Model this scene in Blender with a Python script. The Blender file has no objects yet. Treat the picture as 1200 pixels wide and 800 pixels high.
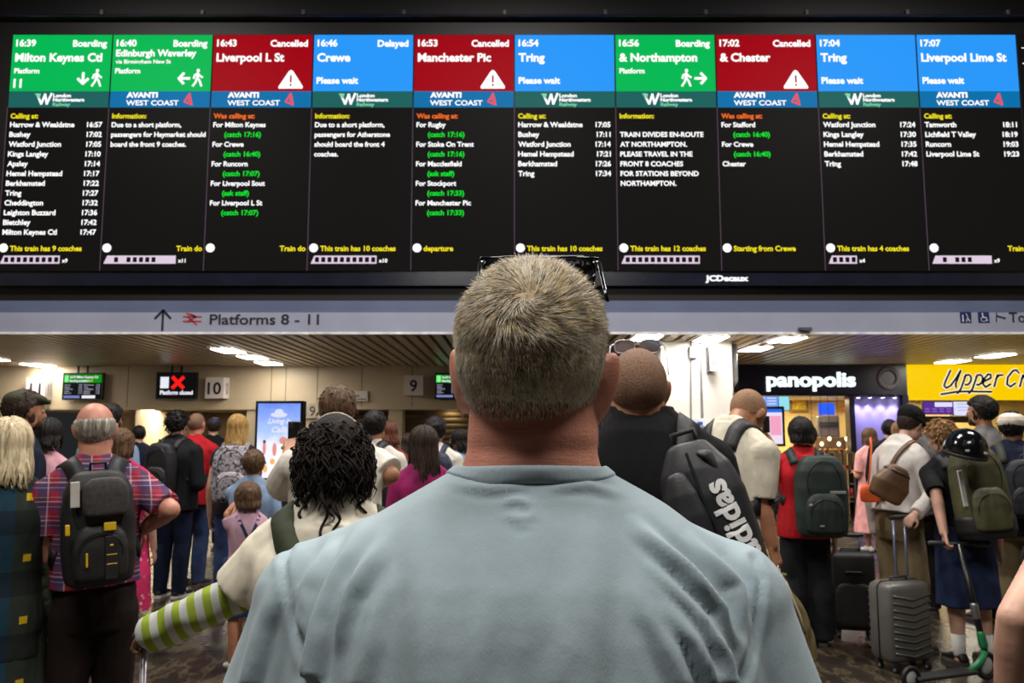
import bpy, bmesh, math, random
import numpy as np
from mathutils import Vector, Matrix, Euler
from mathutils.bvhtree import BVHTree
from mathutils import noise as mnoise
random.seed(7); rng = np.random.default_rng(7)
SC = bpy.context.scene; COL = SC.collection
R = math.radians
# ---------------------------------------------------------------- camera, world, lights, exposure
FPX, HZ, CAMZ = 960.0, 508.0, 1.60
PITCH = math.atan((HZ-400)/FPX)
cam_d = bpy.data.cameras.new('camera'); cam = bpy.data.objects.new('camera', cam_d); COL.objects.link(cam)
cam.location = (0, 0, CAMZ); cam.rotation_euler = (math.pi/2+PITCH, 0, 0)
cam_d.sensor_width = 36; cam_d.lens = FPX/1200*36; cam_d.clip_start = 0.05
cam_d.dof.use_dof = True; cam_d.dof.focus_distance = 1.0; cam_d.dof.aperture_fstop = 16
SC.camera = cam
SC.view_settings.view_transform = 'Standard'; SC.view_settings.look = 'None'
SC.view_settings.gamma = 1; SC.view_settings.use_curve_mapping = False
SC.view_settings.exposure = 0.0
wd = bpy.data.worlds.new('world'); SC.world = wd; wd.use_nodes = True
wd.node_tree.nodes['Background'].inputs[0].default_value = (0.9, 0.95, 1.0, 1)
wd.node_tree.nodes['Background'].inputs[1].default_value = 0.018
def area(name, loc, size, power, color, rot=(0,0,0), spread=180):
    l = bpy.data.lights.new(name, 'AREA'); l.shape = 'RECTANGLE'; l.size, l.size_y = size
    l.energy = power; l.color = color; l.spread = R(spread)
    o = bpy.data.objects.new(name, l); o.location = loc; o.rotation_euler = rot; COL.objects.link(o); return o
# lamps of the concourse ceiling, above and behind the crowd (they face straight down)
area('concourse_lamp', (-1.6, .0, 6.6), (2.0, 1.2), 250, (1.0, .96, .90))
area('concourse_lamp', (1.9, .5, 6.6), (2.0, 1.2), 185, (1.0, .96, .90))
area('concourse_lamp', (-6, 6.8, 8.4), (2.4, 1.2), 480, (1.0, .95, .90))
area('concourse_lamp', (0, 6.8, 8.4), (2.4, 1.2), 480, (1.0, .95, .90))
area('concourse_lamp', (6, 6.8, 8.4), (2.4, 1.2), 480, (1.0, .95, .90))
# ---------------------------------------------------------------- projection helpers
_c, _s = math.cos(PITCH), math.sin(PITCH)
def ray(px, py):
    a, b = (px-600)/FPX, (400-py)/FPX
    return Vector((a, _c-b*_s, _s+b*_c))
def P(px, py, Y):
    d = ray(px, py); return Vector((0,0,CAMZ))+d*(Y/d.y)
def PZ(px, py, z):
    d = ray(px, py); return Vector((0,0,CAMZ))+d*((z-CAMZ)/d.z)
# ---------------------------------------------------------------- materials
def lin(c):
    if isinstance(c, (int, float)): c = (c, c, c)
    out = []
    for v in c[:3]:
        v = v/255.0
        out.append(v/12.92 if v <= .04045 else ((v+.055)/1.055)**2.4)
    return (*out, 1.0)
class NT:
    def __init__(s, name):
        s.m = bpy.data.materials.new(name); s.m.use_nodes = True; s.t = s.m.node_tree
        s.b = s.t.nodes['Principled BSDF']; s.out = s.t.nodes['Material Output']
    def n(s, typ, **kw):
        nd = s.t.nodes.new(typ)
        for k, v in kw.items(): setattr(nd, k, v)
        return nd
    def l(s, a, b): s.t.links.new(a, b)
    def coord(s, scale=(1,1,1), which='Object', rot=(0,0,0)):
        tc = s.n('ShaderNodeTexCoord'); mp = s.n('ShaderNodeMapping')
        mp.inputs['Scale'].default_value = scale; mp.inputs['Rotation'].default_value = rot
        s.l(tc.outputs[which], mp.inputs[0]); return mp.outputs[0]
    def noise(s, vec, scale, detail=3, rough=.5):
        n = s.n('ShaderNodeTexNoise'); n.inputs['Scale'].default_value = scale
        n.inputs['Detail'].default_value = detail; n.inputs['Roughness'].default_value = rough
        s.l(vec, n.inputs['Vector']); return n.outputs[0]
    def ramp(s, fac, stops, interp='LINEAR'):
        r = s.n('ShaderNodeValToRGB'); r.color_ramp.interpolation = interp; e = r.color_ramp.elements
        while len(e) < len(stops): e.new(.5)
        for el, (p, c) in zip(e, stops): el.position = p; el.color = lin(c)
        s.l(fac, r.inputs[0]); return r.outputs[0]
    def bump(s, h, strength=.3, dist=.01):
        b = s.n('ShaderNodeBump'); b.inputs['Strength'].default_value = strength; b.inputs['Distance'].default_value = dist
        s.l(h, b.inputs['Height']); s.l(b.outputs[0], s.b.inputs['Normal'])
    def math(s, op, a, b=None):
        m = s.n('ShaderNodeMath', operation=op)
        for i, v in enumerate((a, b)):
            if v is None: continue
            if isinstance(v, (int, float)): m.inputs[i].default_value = v
            else: s.l(v, m.inputs[i])
        return m.outputs[0]
    def mix(s, f, a, b):
        m = s.n('ShaderNodeMix', data_type='RGBA')
        for sock, v in ((m.inputs[0], f), (m.inputs[6], a), (m.inputs[7], b)):
            if isinstance(v, (int, float)): sock.default_value = v
            elif isinstance(v, tuple): sock.default_value = lin(v)
            else: s.l(v, sock)
        return m.outputs[2]
_M = {}
def plain(name, c, rough=.5, metal=0, vary=.12, nscale=6, bump=0, bscale=200, spec=.5):
    """plain surface with a faint procedural mottling of its colour"""
    if name in _M: return _M[name]
    k = NT(name); v = k.coord()
    c1 = tuple(max(0, x*(1-vary)) for x in (c if not isinstance(c, (int,float)) else (c,c,c)))
    c2 = tuple(min(255, x*(1+vary)) for x in (c if not isinstance(c, (int,float)) else (c,c,c)))
    k.l(k.ramp(k.noise(v, nscale), [(.3, c1), (.7, c2)]), k.b.inputs['Base Color'])
    k.b.inputs['Roughness'].default_value = rough; k.b.inputs['Metallic'].default_value = metal
    k.b.inputs['Specular IOR Level'].default_value = spec
    if bump: k.bump(k.noise(v, bscale, 4), bump, .004)
    _M[name] = k.m; return k.m
def cloth(name, c, vary=.1, rough=.85, fold=.35, stripes=None, spec=.2):
    """woven cloth: fine weave bump plus soft folds"""
    if name in _M: return _M[name]
    k = NT(name); v = k.coord()
    c1 = tuple(x*(1-vary) for x in c); c2 = tuple(min(255, x*(1+vary)) for x in c)
    base = k.ramp(k.noise(v, 9), [(.3, c1), (.7, c2)])
    if stripes: base = stripes(k, base)
    k.l(base, k.b.inputs['Base Color'])
    k.b.inputs['Roughness'].default_value = rough; k.b.inputs['Specular IOR Level'].default_value = spec
    vs = k.coord((1, 1, .35))
    h = k.math('ADD', k.math('MULTIPLY', k.noise(vs, 11, 2), 1.0), k.math('MULTIPLY', k.noise(v, 420, 2), .035))
    k.bump(h, fold, .05)
    _M[name] = k.m; return k.m
def glow(name, c, strength=1.0):
    if name in _M: return _M[name]
    k = NT(name); k.b.inputs['Base Color'].default_value = (0.001,0.001,0.001,1); k.b.inputs['Roughness'].default_value = .45; k.b.inputs['Specular IOR Level'].default_value = .03
    k.b.inputs['Emission Color'].default_value = lin(c); k.b.inputs['Emission Strength'].default_value = strength
    _M[name] = k.m; return k.m
# ---------------------------------------------------------------- mesh builder
class MB:
    def __init__(s): s.v = []; s.f = []; s.mi = []; s.cur = 0
    def add(s, vs, fs):
        o = len(s.v); s.v += [tuple(p) for p in vs]; s.f += [tuple(i+o for i in f) for f in fs]; s.mi += [s.cur]*len(fs); return s
    def box(s, a, b, bev=0):
        x0,x1 = sorted((a[0],b[0])); y0,y1 = sorted((a[1],b[1])); z0,z1 = sorted((a[2],b[2]))
        if bev <= 0:
            return s.add([(x0,y0,z0),(x1,y0,z0),(x1,y1,z0),(x0,y1,z0),(x0,y0,z1),(x1,y0,z1),(x1,y1,z1),(x0,y1,z1)],
                  [(0,3,2,1),(4,5,6,7),(0,1,5,4),(1,2,6,5),(2,3,7,6),(3,0,4,7)])
        bm = bmesh.new(); bmesh.ops.create_cube(bm, size=1)
        for v in bm.verts: v.co = Vector(((x0+x1)/2+v.co.x*(x1-x0), (y0+y1)/2+v.co.y*(y1-y0), (z0+z1)/2+v.co.z*(z1-z0)))
        bmesh.ops.bevel(bm, geom=bm.edges[:], offset=min(bev, .49*min(x1-x0,y1-y0,z1-z0)), segments=2, affect='EDGES', profile=.5)
        bm.verts.index_update()
        s.add([v.co[:] for v in bm.verts], [[v.index for v in f.verts] for f in bm.faces]); bm.free(); return s
    def loft(s, rings, cap=True, closed=True):
        n = len(rings[0]); vs = [p for r in rings for p in r]; fs = []
        for i in range(len(rings)-1):
            for j in range(n if closed else n-1):
                k = (j+1) % n
                fs.append((i*n+j, i*n+k, (i+1)*n+k, (i+1)*n+j))
        if cap and closed:
            fs.append(tuple(range(n-1,-1,-1))); fs.append(tuple((len(rings)-1)*n+j for j in range(n)))
        return s.add(vs, fs)
    def rings(s, spec, n=20, sup=2.0, cap=True):
        """horizontal rings (cx, cy, z, rx, ry)"""
        rr = []
        for (cx, cy, z, rx, ry) in spec:
            r = []
            for j in range(n):
                a = 2*math.pi*j/n; c, q = math.cos(a), math.sin(a)
                r.append((cx+rx*math.copysign(abs(c)**(2/sup), c), cy+ry*math.copysign(abs(q)**(2/sup), q), z))
            rr.append(r)
        return s.loft(rr, cap)
    def tube(s, pts, rad, n=8, caps=True, flat=1.0, up=None):
        """tube along pts; rad number or list; flat squashes the second axis"""
        pts = [Vector(p) for p in pts]; m = len(pts)
        rads = list(rad) if isinstance(rad, (list, tuple)) else [rad]*m
        rr = []; u = None
        for i in range(m):
            t = (pts[min(i+1,m-1)]-pts[max(i-1,0)]).normalized()
            if u is None:
                ref = Vector(up) if up is not None else (Vector((0,0,1)) if abs(t.z) < .9 else Vector((1,0,0)))
                u = ref - t*ref.dot(t)
            else: u = u - t*u.dot(t)
            u.normalize(); w = t.cross(u)
            rr.append([tuple(pts[i]+u*(rads[i]*math.cos(2*math.pi*j/n)*flat)+w*(rads[i]*math.sin(2*math.pi*j/n))) for j in range(n)])
        return s.loft(rr, caps)
    def caps(s, a, b, ra, rb, n=14, round_a=True, round_b=True, k=4):
        """tapered capsule"""
        a, b = Vector(a), Vector(b); d = (b-a); L = d.length or 1e-6; t = d/L
        pts = []; rad = []
        if round_a:
            for i in range(k): q = math.pi/2*(1-i/k); pts.append(a-t*ra*math.sin(q)); rad.append(max(ra*math.cos(q), ra*.04))
        pts.append(a); rad.append(ra); pts.append(b); rad.append(rb)
        if round_b:
            for i in range(1, k+1): q = math.pi/2*i/k; pts.append(b+t*rb*math.sin(q)); rad.append(max(rb*math.cos(q), rb*.04))
        return s.tube(pts, rad, n)
    def ell(s, c, r, rot=None, nu=16, nv=10):
        M = Euler(rot).to_matrix() if rot else Matrix.Identity(3); c = Vector(c); rr = []
        for i in range(nv+1):
            q = -math.pi/2+math.pi*i/nv; q = max(-1.53, min(1.53, q))
            rr.append([tuple(c+M@Vector((r[0]*math.cos(q)*math.cos(2*math.pi*j/nu), r[1]*math.cos(q)*math.sin(2*math.pi*j/nu), r[2]*math.sin(q)))) for j in range(nu)])
        return s.loft(rr)
    def disc(s, c, rx, ry, th, n=20, axis='Y'):
        rr = []
        for d in (0, th):
            ring = []
            for j in range(n):
                a = 2*math.pi*j/n
                if axis == 'Y': ring.append((c[0]+rx*math.cos(a), c[1]+d, c[2]+ry*math.sin(a)))
                else: ring.append((c[0]+rx*math.cos(a), c[1]+ry*math.sin(a), c[2]+d))
            rr.append(ring)
        return s.loft(rr)
    def poly(s, pts, y, th):
        """outline in x,z extruded along y"""
        n = len(pts); return s.loft([[(p[0], y, p[1]) for p in pts], [(p[0], y+th, p[1]) for p in pts]])
    def xf(s, M):
        s.v = [tuple(M@Vector(p)) for p in s.v]; return s
    def mesh(s, name, mats=None, smooth=False):
        me = bpy.data.meshes.new(name); me.from_pydata(s.v, [], s.f)
        bm = bmesh.new(); bm.from_mesh(me); bmesh.ops.recalc_face_normals(bm, faces=bm.faces[:]); bm.to_mesh(me); bm.free()
        if mats: 
            for m in (mats if isinstance(mats, (list, tuple)) else [mats]): me.materials.append(m)
            if isinstance(mats, (list, tuple)) and len(mats) > 1: me.polygons.foreach_set('material_index', s.mi)
        if smooth: me.polygons.foreach_set('use_smooth', [True]*len(me.polygons))
        return me
    def build(s, name, mat, parent=None, smooth=False, loc=None):
        o = bpy.data.objects.new(name, s.mesh(name, mat, smooth)); COL.objects.link(o)
        if parent is not None: o.parent = parent
        if loc is not None: o.location = loc
        return o
def smooth_angle(o, deg=40):
    me = o.data
    for p in me.polygons: p.use_smooth = True
    bm = bmesh.new(); bm.from_mesh(me)
    for e in bm.edges:
        if len(e.link_faces) == 2 and e.calc_face_angle(0) > R(deg): e.smooth = False
    bm.to_mesh(me); bm.free(); return o
def evalmesh(o):
    dg = bpy.context.evaluated_depsgraph_get(); dg.update()
    return bpy.data.meshes.new_from_object(o.evaluated_get(dg))
def fuse(mb, name, voxel, mat=None, parent=None, smooth_it=6, fac=.5, disp=None):
    """union of overlapping closed shapes as one continuous smooth surface"""
    o = mb.build(name, mat, None, True)
    md = o.modifiers.new('r', 'REMESH'); md.mode = 'VOXEL'; md.voxel_size = voxel; md.use_smooth_shade = True
    if smooth_it:
        sm = o.modifiers.new('s', 'SMOOTH'); sm.iterations = smooth_it; sm.factor = fac
    me = evalmesh(o); o.modifiers.clear(); old = o.data; o.data = me; bpy.data.meshes.remove(old); me.name = name
    me.materials.clear()
    if mat: me.materials.append(mat)
    if disp:
        co = np.empty(len(me.vertices)*3, np.float32); me.vertices.foreach_get('co', co); co = co.reshape(-1,3)
        no = np.empty(len(me.vertices)*3, np.float32); me.vertex_normals.foreach_get('vector', no); no = no.reshape(-1,3)
        me.vertices.foreach_set('co', disp(co, no).astype(np.float32).ravel()); me.update()
    me.polygons.foreach_set('use_smooth', [True]*len(me.polygons))
    if parent is not None: o.parent = parent
    return o
def thing(name, label, cat, loc=(0,0,0), rz=0, group=None):
    o = bpy.data.objects.new(name, None); COL.objects.link(o); o.location = loc; o.rotation_euler = (0,0,rz)
    o.empty_display_size = .1
    return tag(o, label, cat, group)
def tag(o, label=None, cat=None, group=None, kind=None):
    if label: o['label'] = label
    if cat: o['category'] = cat
    if group: o['group'] = group
    if kind: o['kind'] = kind
    return o
def text_into(mb, body, x, z, y, cap, align='L', bold=.02, wmax=None, shear=0, spacing=1.0, M=None, squash=None):
    """flat lettering into mb, baseline start (x, z) in plane y; cap = capital height in metres"""
    c = bpy.data.curves.new('t', 'FONT'); c.body = body; c.size = 1; c.offset = bold; c.resolution_u = 3; c.shear = shear
    c.space_character = spacing
    o = bpy.data.objects.new('t', c); me = o.to_mesh(); vs = np.array([v.co[:] for v in me.vertices]) if len(me.vertices) else np.zeros((0,3))
    fs = [tuple(p.vertices) for p in me.polygons]; o.to_mesh_clear(); bpy.data.objects.remove(o); bpy.data.curves.remove(c)
    if not len(vs): return 0
    k = cap/.727; x0, x1 = vs[:,0].min(), vs[:,0].max(); w = (x1-x0)*k; sx = k
    if wmax and (squash or w > wmax): sx = k*wmax/w; w = wmax
    xs = (vs[:,0]-x0)*sx; zs = vs[:,1]*k
    off = {'L':0, 'C':-w/2, 'R':-w}[align]
    pts = [(x+off+a, y, z+b) for a, b in zip(xs, zs)]
    if M is not None: pts = [tuple(M@Vector((p[0],p[1],p[2]))) for p in pts]
    mb.add(pts, fs); return w
def flatmesh(mb, name, mat, parent, loc=None):
    me = bpy.data.meshes.new(name); me.from_pydata(mb.v, [], mb.f)
    for m in (mat if isinstance(mat, (list,tuple)) else [mat]): me.materials.append(m)
    if isinstance(mat, (list,tuple)): me.polygons.foreach_set('material_index', mb.mi)
    o = bpy.data.objects.new(name, me); COL.objects.link(o); o.parent = parent
    if loc is not None: o.location = loc
    return o
# ================================================================ the setting
YB, YF, YW = 11.30, 11.42, 17.0           # board face, fascia face, gateline wall
ZS = P(600, 391, YF).z                    # underside of the soffit
ZL = P(600, 477, YW).z                    # lintel of the platform openings
def struct(o): o['kind'] = 'structure'; return o
# floor: polished dark marbled terrazzo
k = NT('polished dark marble floor'); v = k.coord()
n1 = k.noise(v, 2.2, 6, .65); vv = k.coord((1, .35, 1), rot=(0,0,.5)); n2 = k.noise(vv, 5, 5, .6)
col = k.ramp(n1, [(.3, (34,29,25)), (.55, (54,46,39)), (.72, (76,66,52))])
vein = k.ramp(k.math('ABSOLUTE', k.math('SUBTRACT', n2, .5)), [(0, (112,98,74)), (.035, (46,40,33)), (.2, (36,31,27))])
k.l(k.mix(.5, col, vein), k.b.inputs['Base Color'])
k.l(k.math('ADD', k.math('MULTIPLY', n1, .25), .14), k.b.inputs['Roughness']); k.bump(k.noise(v, 3, 2), .05, .02)
FLOORM = k.m
struct(MB().box((-16, -6, -.12), (16, 26, 0)).build('floor', FLOORM))
# soffit made of long slats running away from the camera
slat = plain('beige metal slat', (196,176,146), .35, .0, .05, 3)
slatdark = plain('dark gap above the slats', (52,42,33), .8)
mb = MB(); pitch = .19
for i in range(-60, 60):
    x = i*pitch
    mb.box((x, YF+.02, ZS), (x+.125, YW, ZS+.05))
mb.cur = 1; mb.box((-16, YF+.02, ZS+.12), (16, YW+6, ZS+.2))
mb.cur = 0
struct(mb.build('ceiling', [slat, slatdark]))
black = plain('black painted steel', (9,9,11), .45, 0, .2)
gloss = plain('dark glossy board trim', (22,26,38), .22, 0, .15, 2)
# ceiling of the concourse: dark, high
struct(MB().box((-16, -6, 8.6), (16, YF+.3, 8.8)).build('ceiling_concourse', plain('dark concourse ceiling', (30,31,38), .3, 0, .2, .6)))
# wall above the fascia that carries the board
struct(MB().box((-16, YF+.02, P(600,352,YF).z), (16, YF+.35, 8.6)).build('wall_front', black))
# gateline wall: cream panels between openings
cream = plain('cream metal wall panel', (196,178,150), .45, 0, .05, 1.2)
seam = plain('panel seam', (120,105,86), .7)
xr = P(866, 450, YW).x
mb = MB()
mb.box((-12, YW, ZL), (xr, YW+.25, ZS+.05))
mb.cur = 1
for px in (-110, 46, 150, 318, 335, 372, 424, 483, 640, 720, 790):
    x = P(px, 450, YW).x; mb.box((x-.008, YW-.004, ZL), (x+.008, YW, ZS))
mb.cur = 0
mb.box((-12, YW-.03, ZL-.05), (xr, YW+.25, ZL))
struct(mb.build('wall_back', [cream, seam]))
# recess behind the openings
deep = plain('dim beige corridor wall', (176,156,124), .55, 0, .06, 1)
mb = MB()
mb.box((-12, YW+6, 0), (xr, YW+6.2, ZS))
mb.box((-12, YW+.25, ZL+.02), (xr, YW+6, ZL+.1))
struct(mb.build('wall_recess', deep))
def pier(px0, px1, y0, y1, name, m=None):
    a, b = P(px0, 500, y0).x, P(px1, 500, y0).x
    return struct(MB().box((a, y0, 0), (b, y1, ZL+.01), .02).build(name, m or cream))
pier(150, 158, YW+1.2, YW+5.9, 'wall_pier'); pier(288, 300, YW+.02, YW+.5, 'wall_pier')
pier(352, 382, YW+.02, YW+.4, 'wall_pier'); pier(455, 472, YW+.02, YW+.4, 'wall_pier'); pier(-30, 8, YW+.02, YW+.5, 'wall_pier')
pier(560, 600, YW+.02, YW+.4, 'wall_pier'); pier(700, 770, YW+.02, YW+.4, 'wall_pier')
# roller shutters closing two openings
k = NT('brown roller shutter'); k.b.inputs['Base Color'].default_value = lin((112,97,74)); k.b.inputs['Roughness'].default_value = .4; k.b.inputs['Metallic'].default_value = .3
SHUT = k.m
def shutter(px0, px1, label):
    a, b = P(px0, 500, YW+.5).x, P(px1, 500, YW+.5).x
    rr = []
    n = int(ZL/.03)
    for i in range(n+1):
        z = ZL*i/n; d = .02*abs(math.sin(math.pi*i/4))
        rr.append([(a, YW+.5-d, z), (b, YW+.5-d, z), (b, YW+.53, z), (a, YW+.53, z)])
    o = MB().loft(rr).build('roller_shutter', SHUT); return tag(o, label, 'shutter', None)
shutter(474, 562, 'brown ribbed roller shutter closing the gate under the number 9 sign')
shutter(384, 454, 'brown ribbed roller shutter behind the tall man in white, left of the 9 gate')
shutter(602, 700, 'brown ribbed roller shutter behind the grey-haired head in front')
# lamps set in the soffit
GL = glow("white lamp diffuser", (255,248,234), 38.0); trimm = plain('lamp trim', (210,205,195), .4)
lamps = [(-12,420,'leftmost'), (45,427,'second from the left'), (268,410,'over the closed-platform screen, first of three'), (296,418,'over the closed-platform screen, middle of three'),
         (315,425,'over the closed-platform screen, last of three'), (757,395,'left of the white column'), (833,396,'just in front of the white column'),
         (885,408,'right of the white column'), (922,397,'over the bakery, nearer one'), (1116,423,'above the yellow sign, the farther one'), (1166,416,'above the yellow sign, the nearer one')]
for px, py, w in lamps:
    c = PZ(px, py, ZS)
    t = thing('ceiling_lamp', 'bright strip lamp in the slatted soffit, '+w, 'ceiling light', (c.x, c.y, ZS), 0, 'strip lamps in the slatted soffit')
    MB().box((-.21,-.34,-.012), (.21,.34,.03), .01).build('lamp_frame', trimm, t)
    MB().box((-.19,-.32,-.02), (.19,.32,-.005), .006).build('diffuser', GL, t)
# corridor downlights in the recess
for px, w in ((172, 'behind the man in the black jacket'), (262, 'above the man in the blue cap'), (528, 'by the 9 gate'), (12, 'at the left edge')):
    Y = YW+(1.6 if px < 200 else 1.0) if px != 528 else YW+.28
    c = P(px, 480, Y)
    t = thing('downlight', 'small lit downlight under the lintel '+w, 'ceiling light', (c.x, Y, ZL), 0, 'downlights under the lintel')
    MB().disc((0,0,-.02), .16, .16, .03, 20, 'Z').build('diffuser', glow('warm downlight', (255,226,170), 9), t)
    MB().disc((0,0,-.012), .19, .19, .02, 20, 'Z').build('lamp_frame', trimm, t)
# ---------------------------------------------------------------- overhead fascia sign
fas = plain('pale grey sign panel', (150,154,172), .35, 0, .03, 1.5); fas2 = plain('shaded grey sign top band', (92,101,128), .35, 0, .04, 1.5)  # top band colour is darkened to paint in shade from the overhanging board
ink = plain('dark navy lettering', (22,26,40), .5); redink = plain('red lettering', (168,44,52), .5); edge = plain('bright aluminium edge', (225,225,232), .3)
def fz(y): return P(600, y, YF).z
def fx(px, y=372): return P(px, y, YF).x
fm = abs(fx(601)-fx(600))
t = thing('direction_sign', 'long pale grey overhead sign reading Platforms 8 - 11 under the departure board', 'sign', (0, YF, fz(391)))
def rel(mb, o): mb.v = [(p[0]-o.location.x, p[1]-o.location.y, p[2]-o.location.z) for p in mb.v]; return mb
rel(MB().box((-9.5, YF, fz(390)), (9.5, YF+.06, fz(366))), t).build('sign_panel', fas, t)
rel(MB().box((-9.5, YF+.015, fz(366)), (9.5, YF+.06, fz(352))), t).build('top_band', fas2, t)
rel(MB().box((-9.5, YF-.015, fz(391.5)), (9.5, YF+.08, fz(389))), t).build('edge_trim', edge, t)
def strokes(mb, pts, w, y):
    """thick flat line through pts (x,z)"""
    for (a, b) in zip(pts[:-1], pts[1:]):
        d = Vector((b[0]-a[0], b[1]-a[1])); L = d.length or 1e-6; d /= L; nrm = Vector((-d.y, d.x))*w/2; e = d*w*.25
        q = [(a[0]-e.x+nrm.x, a[1]-e.y+nrm.y), (a[0]-e.x-nrm.x, a[1]-e.y-nrm.y), (b[0]+e.x-nrm.x, b[1]+e.y-nrm.y), (b[0]+e.x+nrm.x, b[1]+e.y+nrm.y)]
        mb.add([(p[0], y, p[1]) for p in q], [(0,1,2,3)])
    return mb
yl = YF-.006
mb = MB(); text_into(mb, 'Platforms 8 - 11', fx(246), fz(380), yl, 12.5*fm, bold=.015, wmax=(374-246)*fm, squash=1)
strokes(mb, [(fx(191), fz(387)), (fx(191), fz(364))], 2.6*fm, yl); strokes(mb, [(fx(182), fz(373)), (fx(191), fz(363.5)), (fx(200), fz(373))], 2.8*fm, yl)
text_into(mb, 'Toilets', fx(1182), fz(377.5), yl, 12.5*fm, bold=.01)
strokes(mb, [(fx(1168), fz(366)), (fx(1167), fz(377))], 1.2*fm, yl); strokes(mb, [(fx(1168), fz(370)), (fx(1178), fz(373))], 1.8*fm, yl)
flatmesh(rel(mb, t), 'lettering', ink, t)
mb = MB()
for a, b in (((215,371),(236,371)), ((215,376.5),(236,376.5)), ((219,367),(229,371.5)), ((229,371.5),(221,376)), ((221,371.5),(231,380.5)), ((224,368),(230,371))):
    strokes(mb, [(fx(a[0]), fz(a[1])), (fx(b[0]), fz(b[1]))], 1.7*fm, yl)
flatmesh(rel(mb, t), 'rail_symbol', redink, t)
navy = plain('navy pictogram tile', (24,40,88), .4); wht = plain('white pictogram', (200,205,215), .5)
for j, px in enumerate((1125, 1146)):
    s = rel(MB().box((fx(px), YF-.006, fz(378)), (fx(px+13), YF, fz(365.5))), t).build('pictogram', navy, t)
    mb = MB(); y2 = YF-.01
    if j == 0:
        strokes(mb, [(fx(px+3), fz(369)), (fx(px+3), fz(376.5))], 1.6*fm, y2); strokes(mb, [(fx(px+7), fz(367.5)), (fx(px+8.5), fz(371)), (fx(px+7), fz(376.5))], 1.2*fm, y2); strokes(mb, [(fx(px+8), fz(372)), (fx(px+11), fz(376.5))], 1.2*fm, y2)
    else:
        strokes(mb, [(fx(px+5), fz(367)), (fx(px+5.5), fz(372)), (fx(px+9), fz(372)), (fx(px+10.5), fz(376))], 1.2*fm, y2)
        strokes(mb, [(fx(px+6.3+3.3*math.cos(a)), fz(374+2.6*math.sin(a))) for a in np.linspace(-2.2, -5.8, 10)], 1*fm, y2)
    w = flatmesh(rel(mb, t), 'figure', wht, s)
# little beacon under the fascia
c = P(943, 386, YF-.03)
t = thing('sensor', 'small dark box fixed to the lower edge of the overhead sign above the bakery', 'sensor', c)
MB().box((-.09,-.05,-.02), (.09,.02,.03), .01).build('housing', plain('grey plastic', (70,70,78), .5), t)
MB().box((-.04,-.06,-.035), (.06,-.01,-.015), .006).build('lens', black, t)

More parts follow.
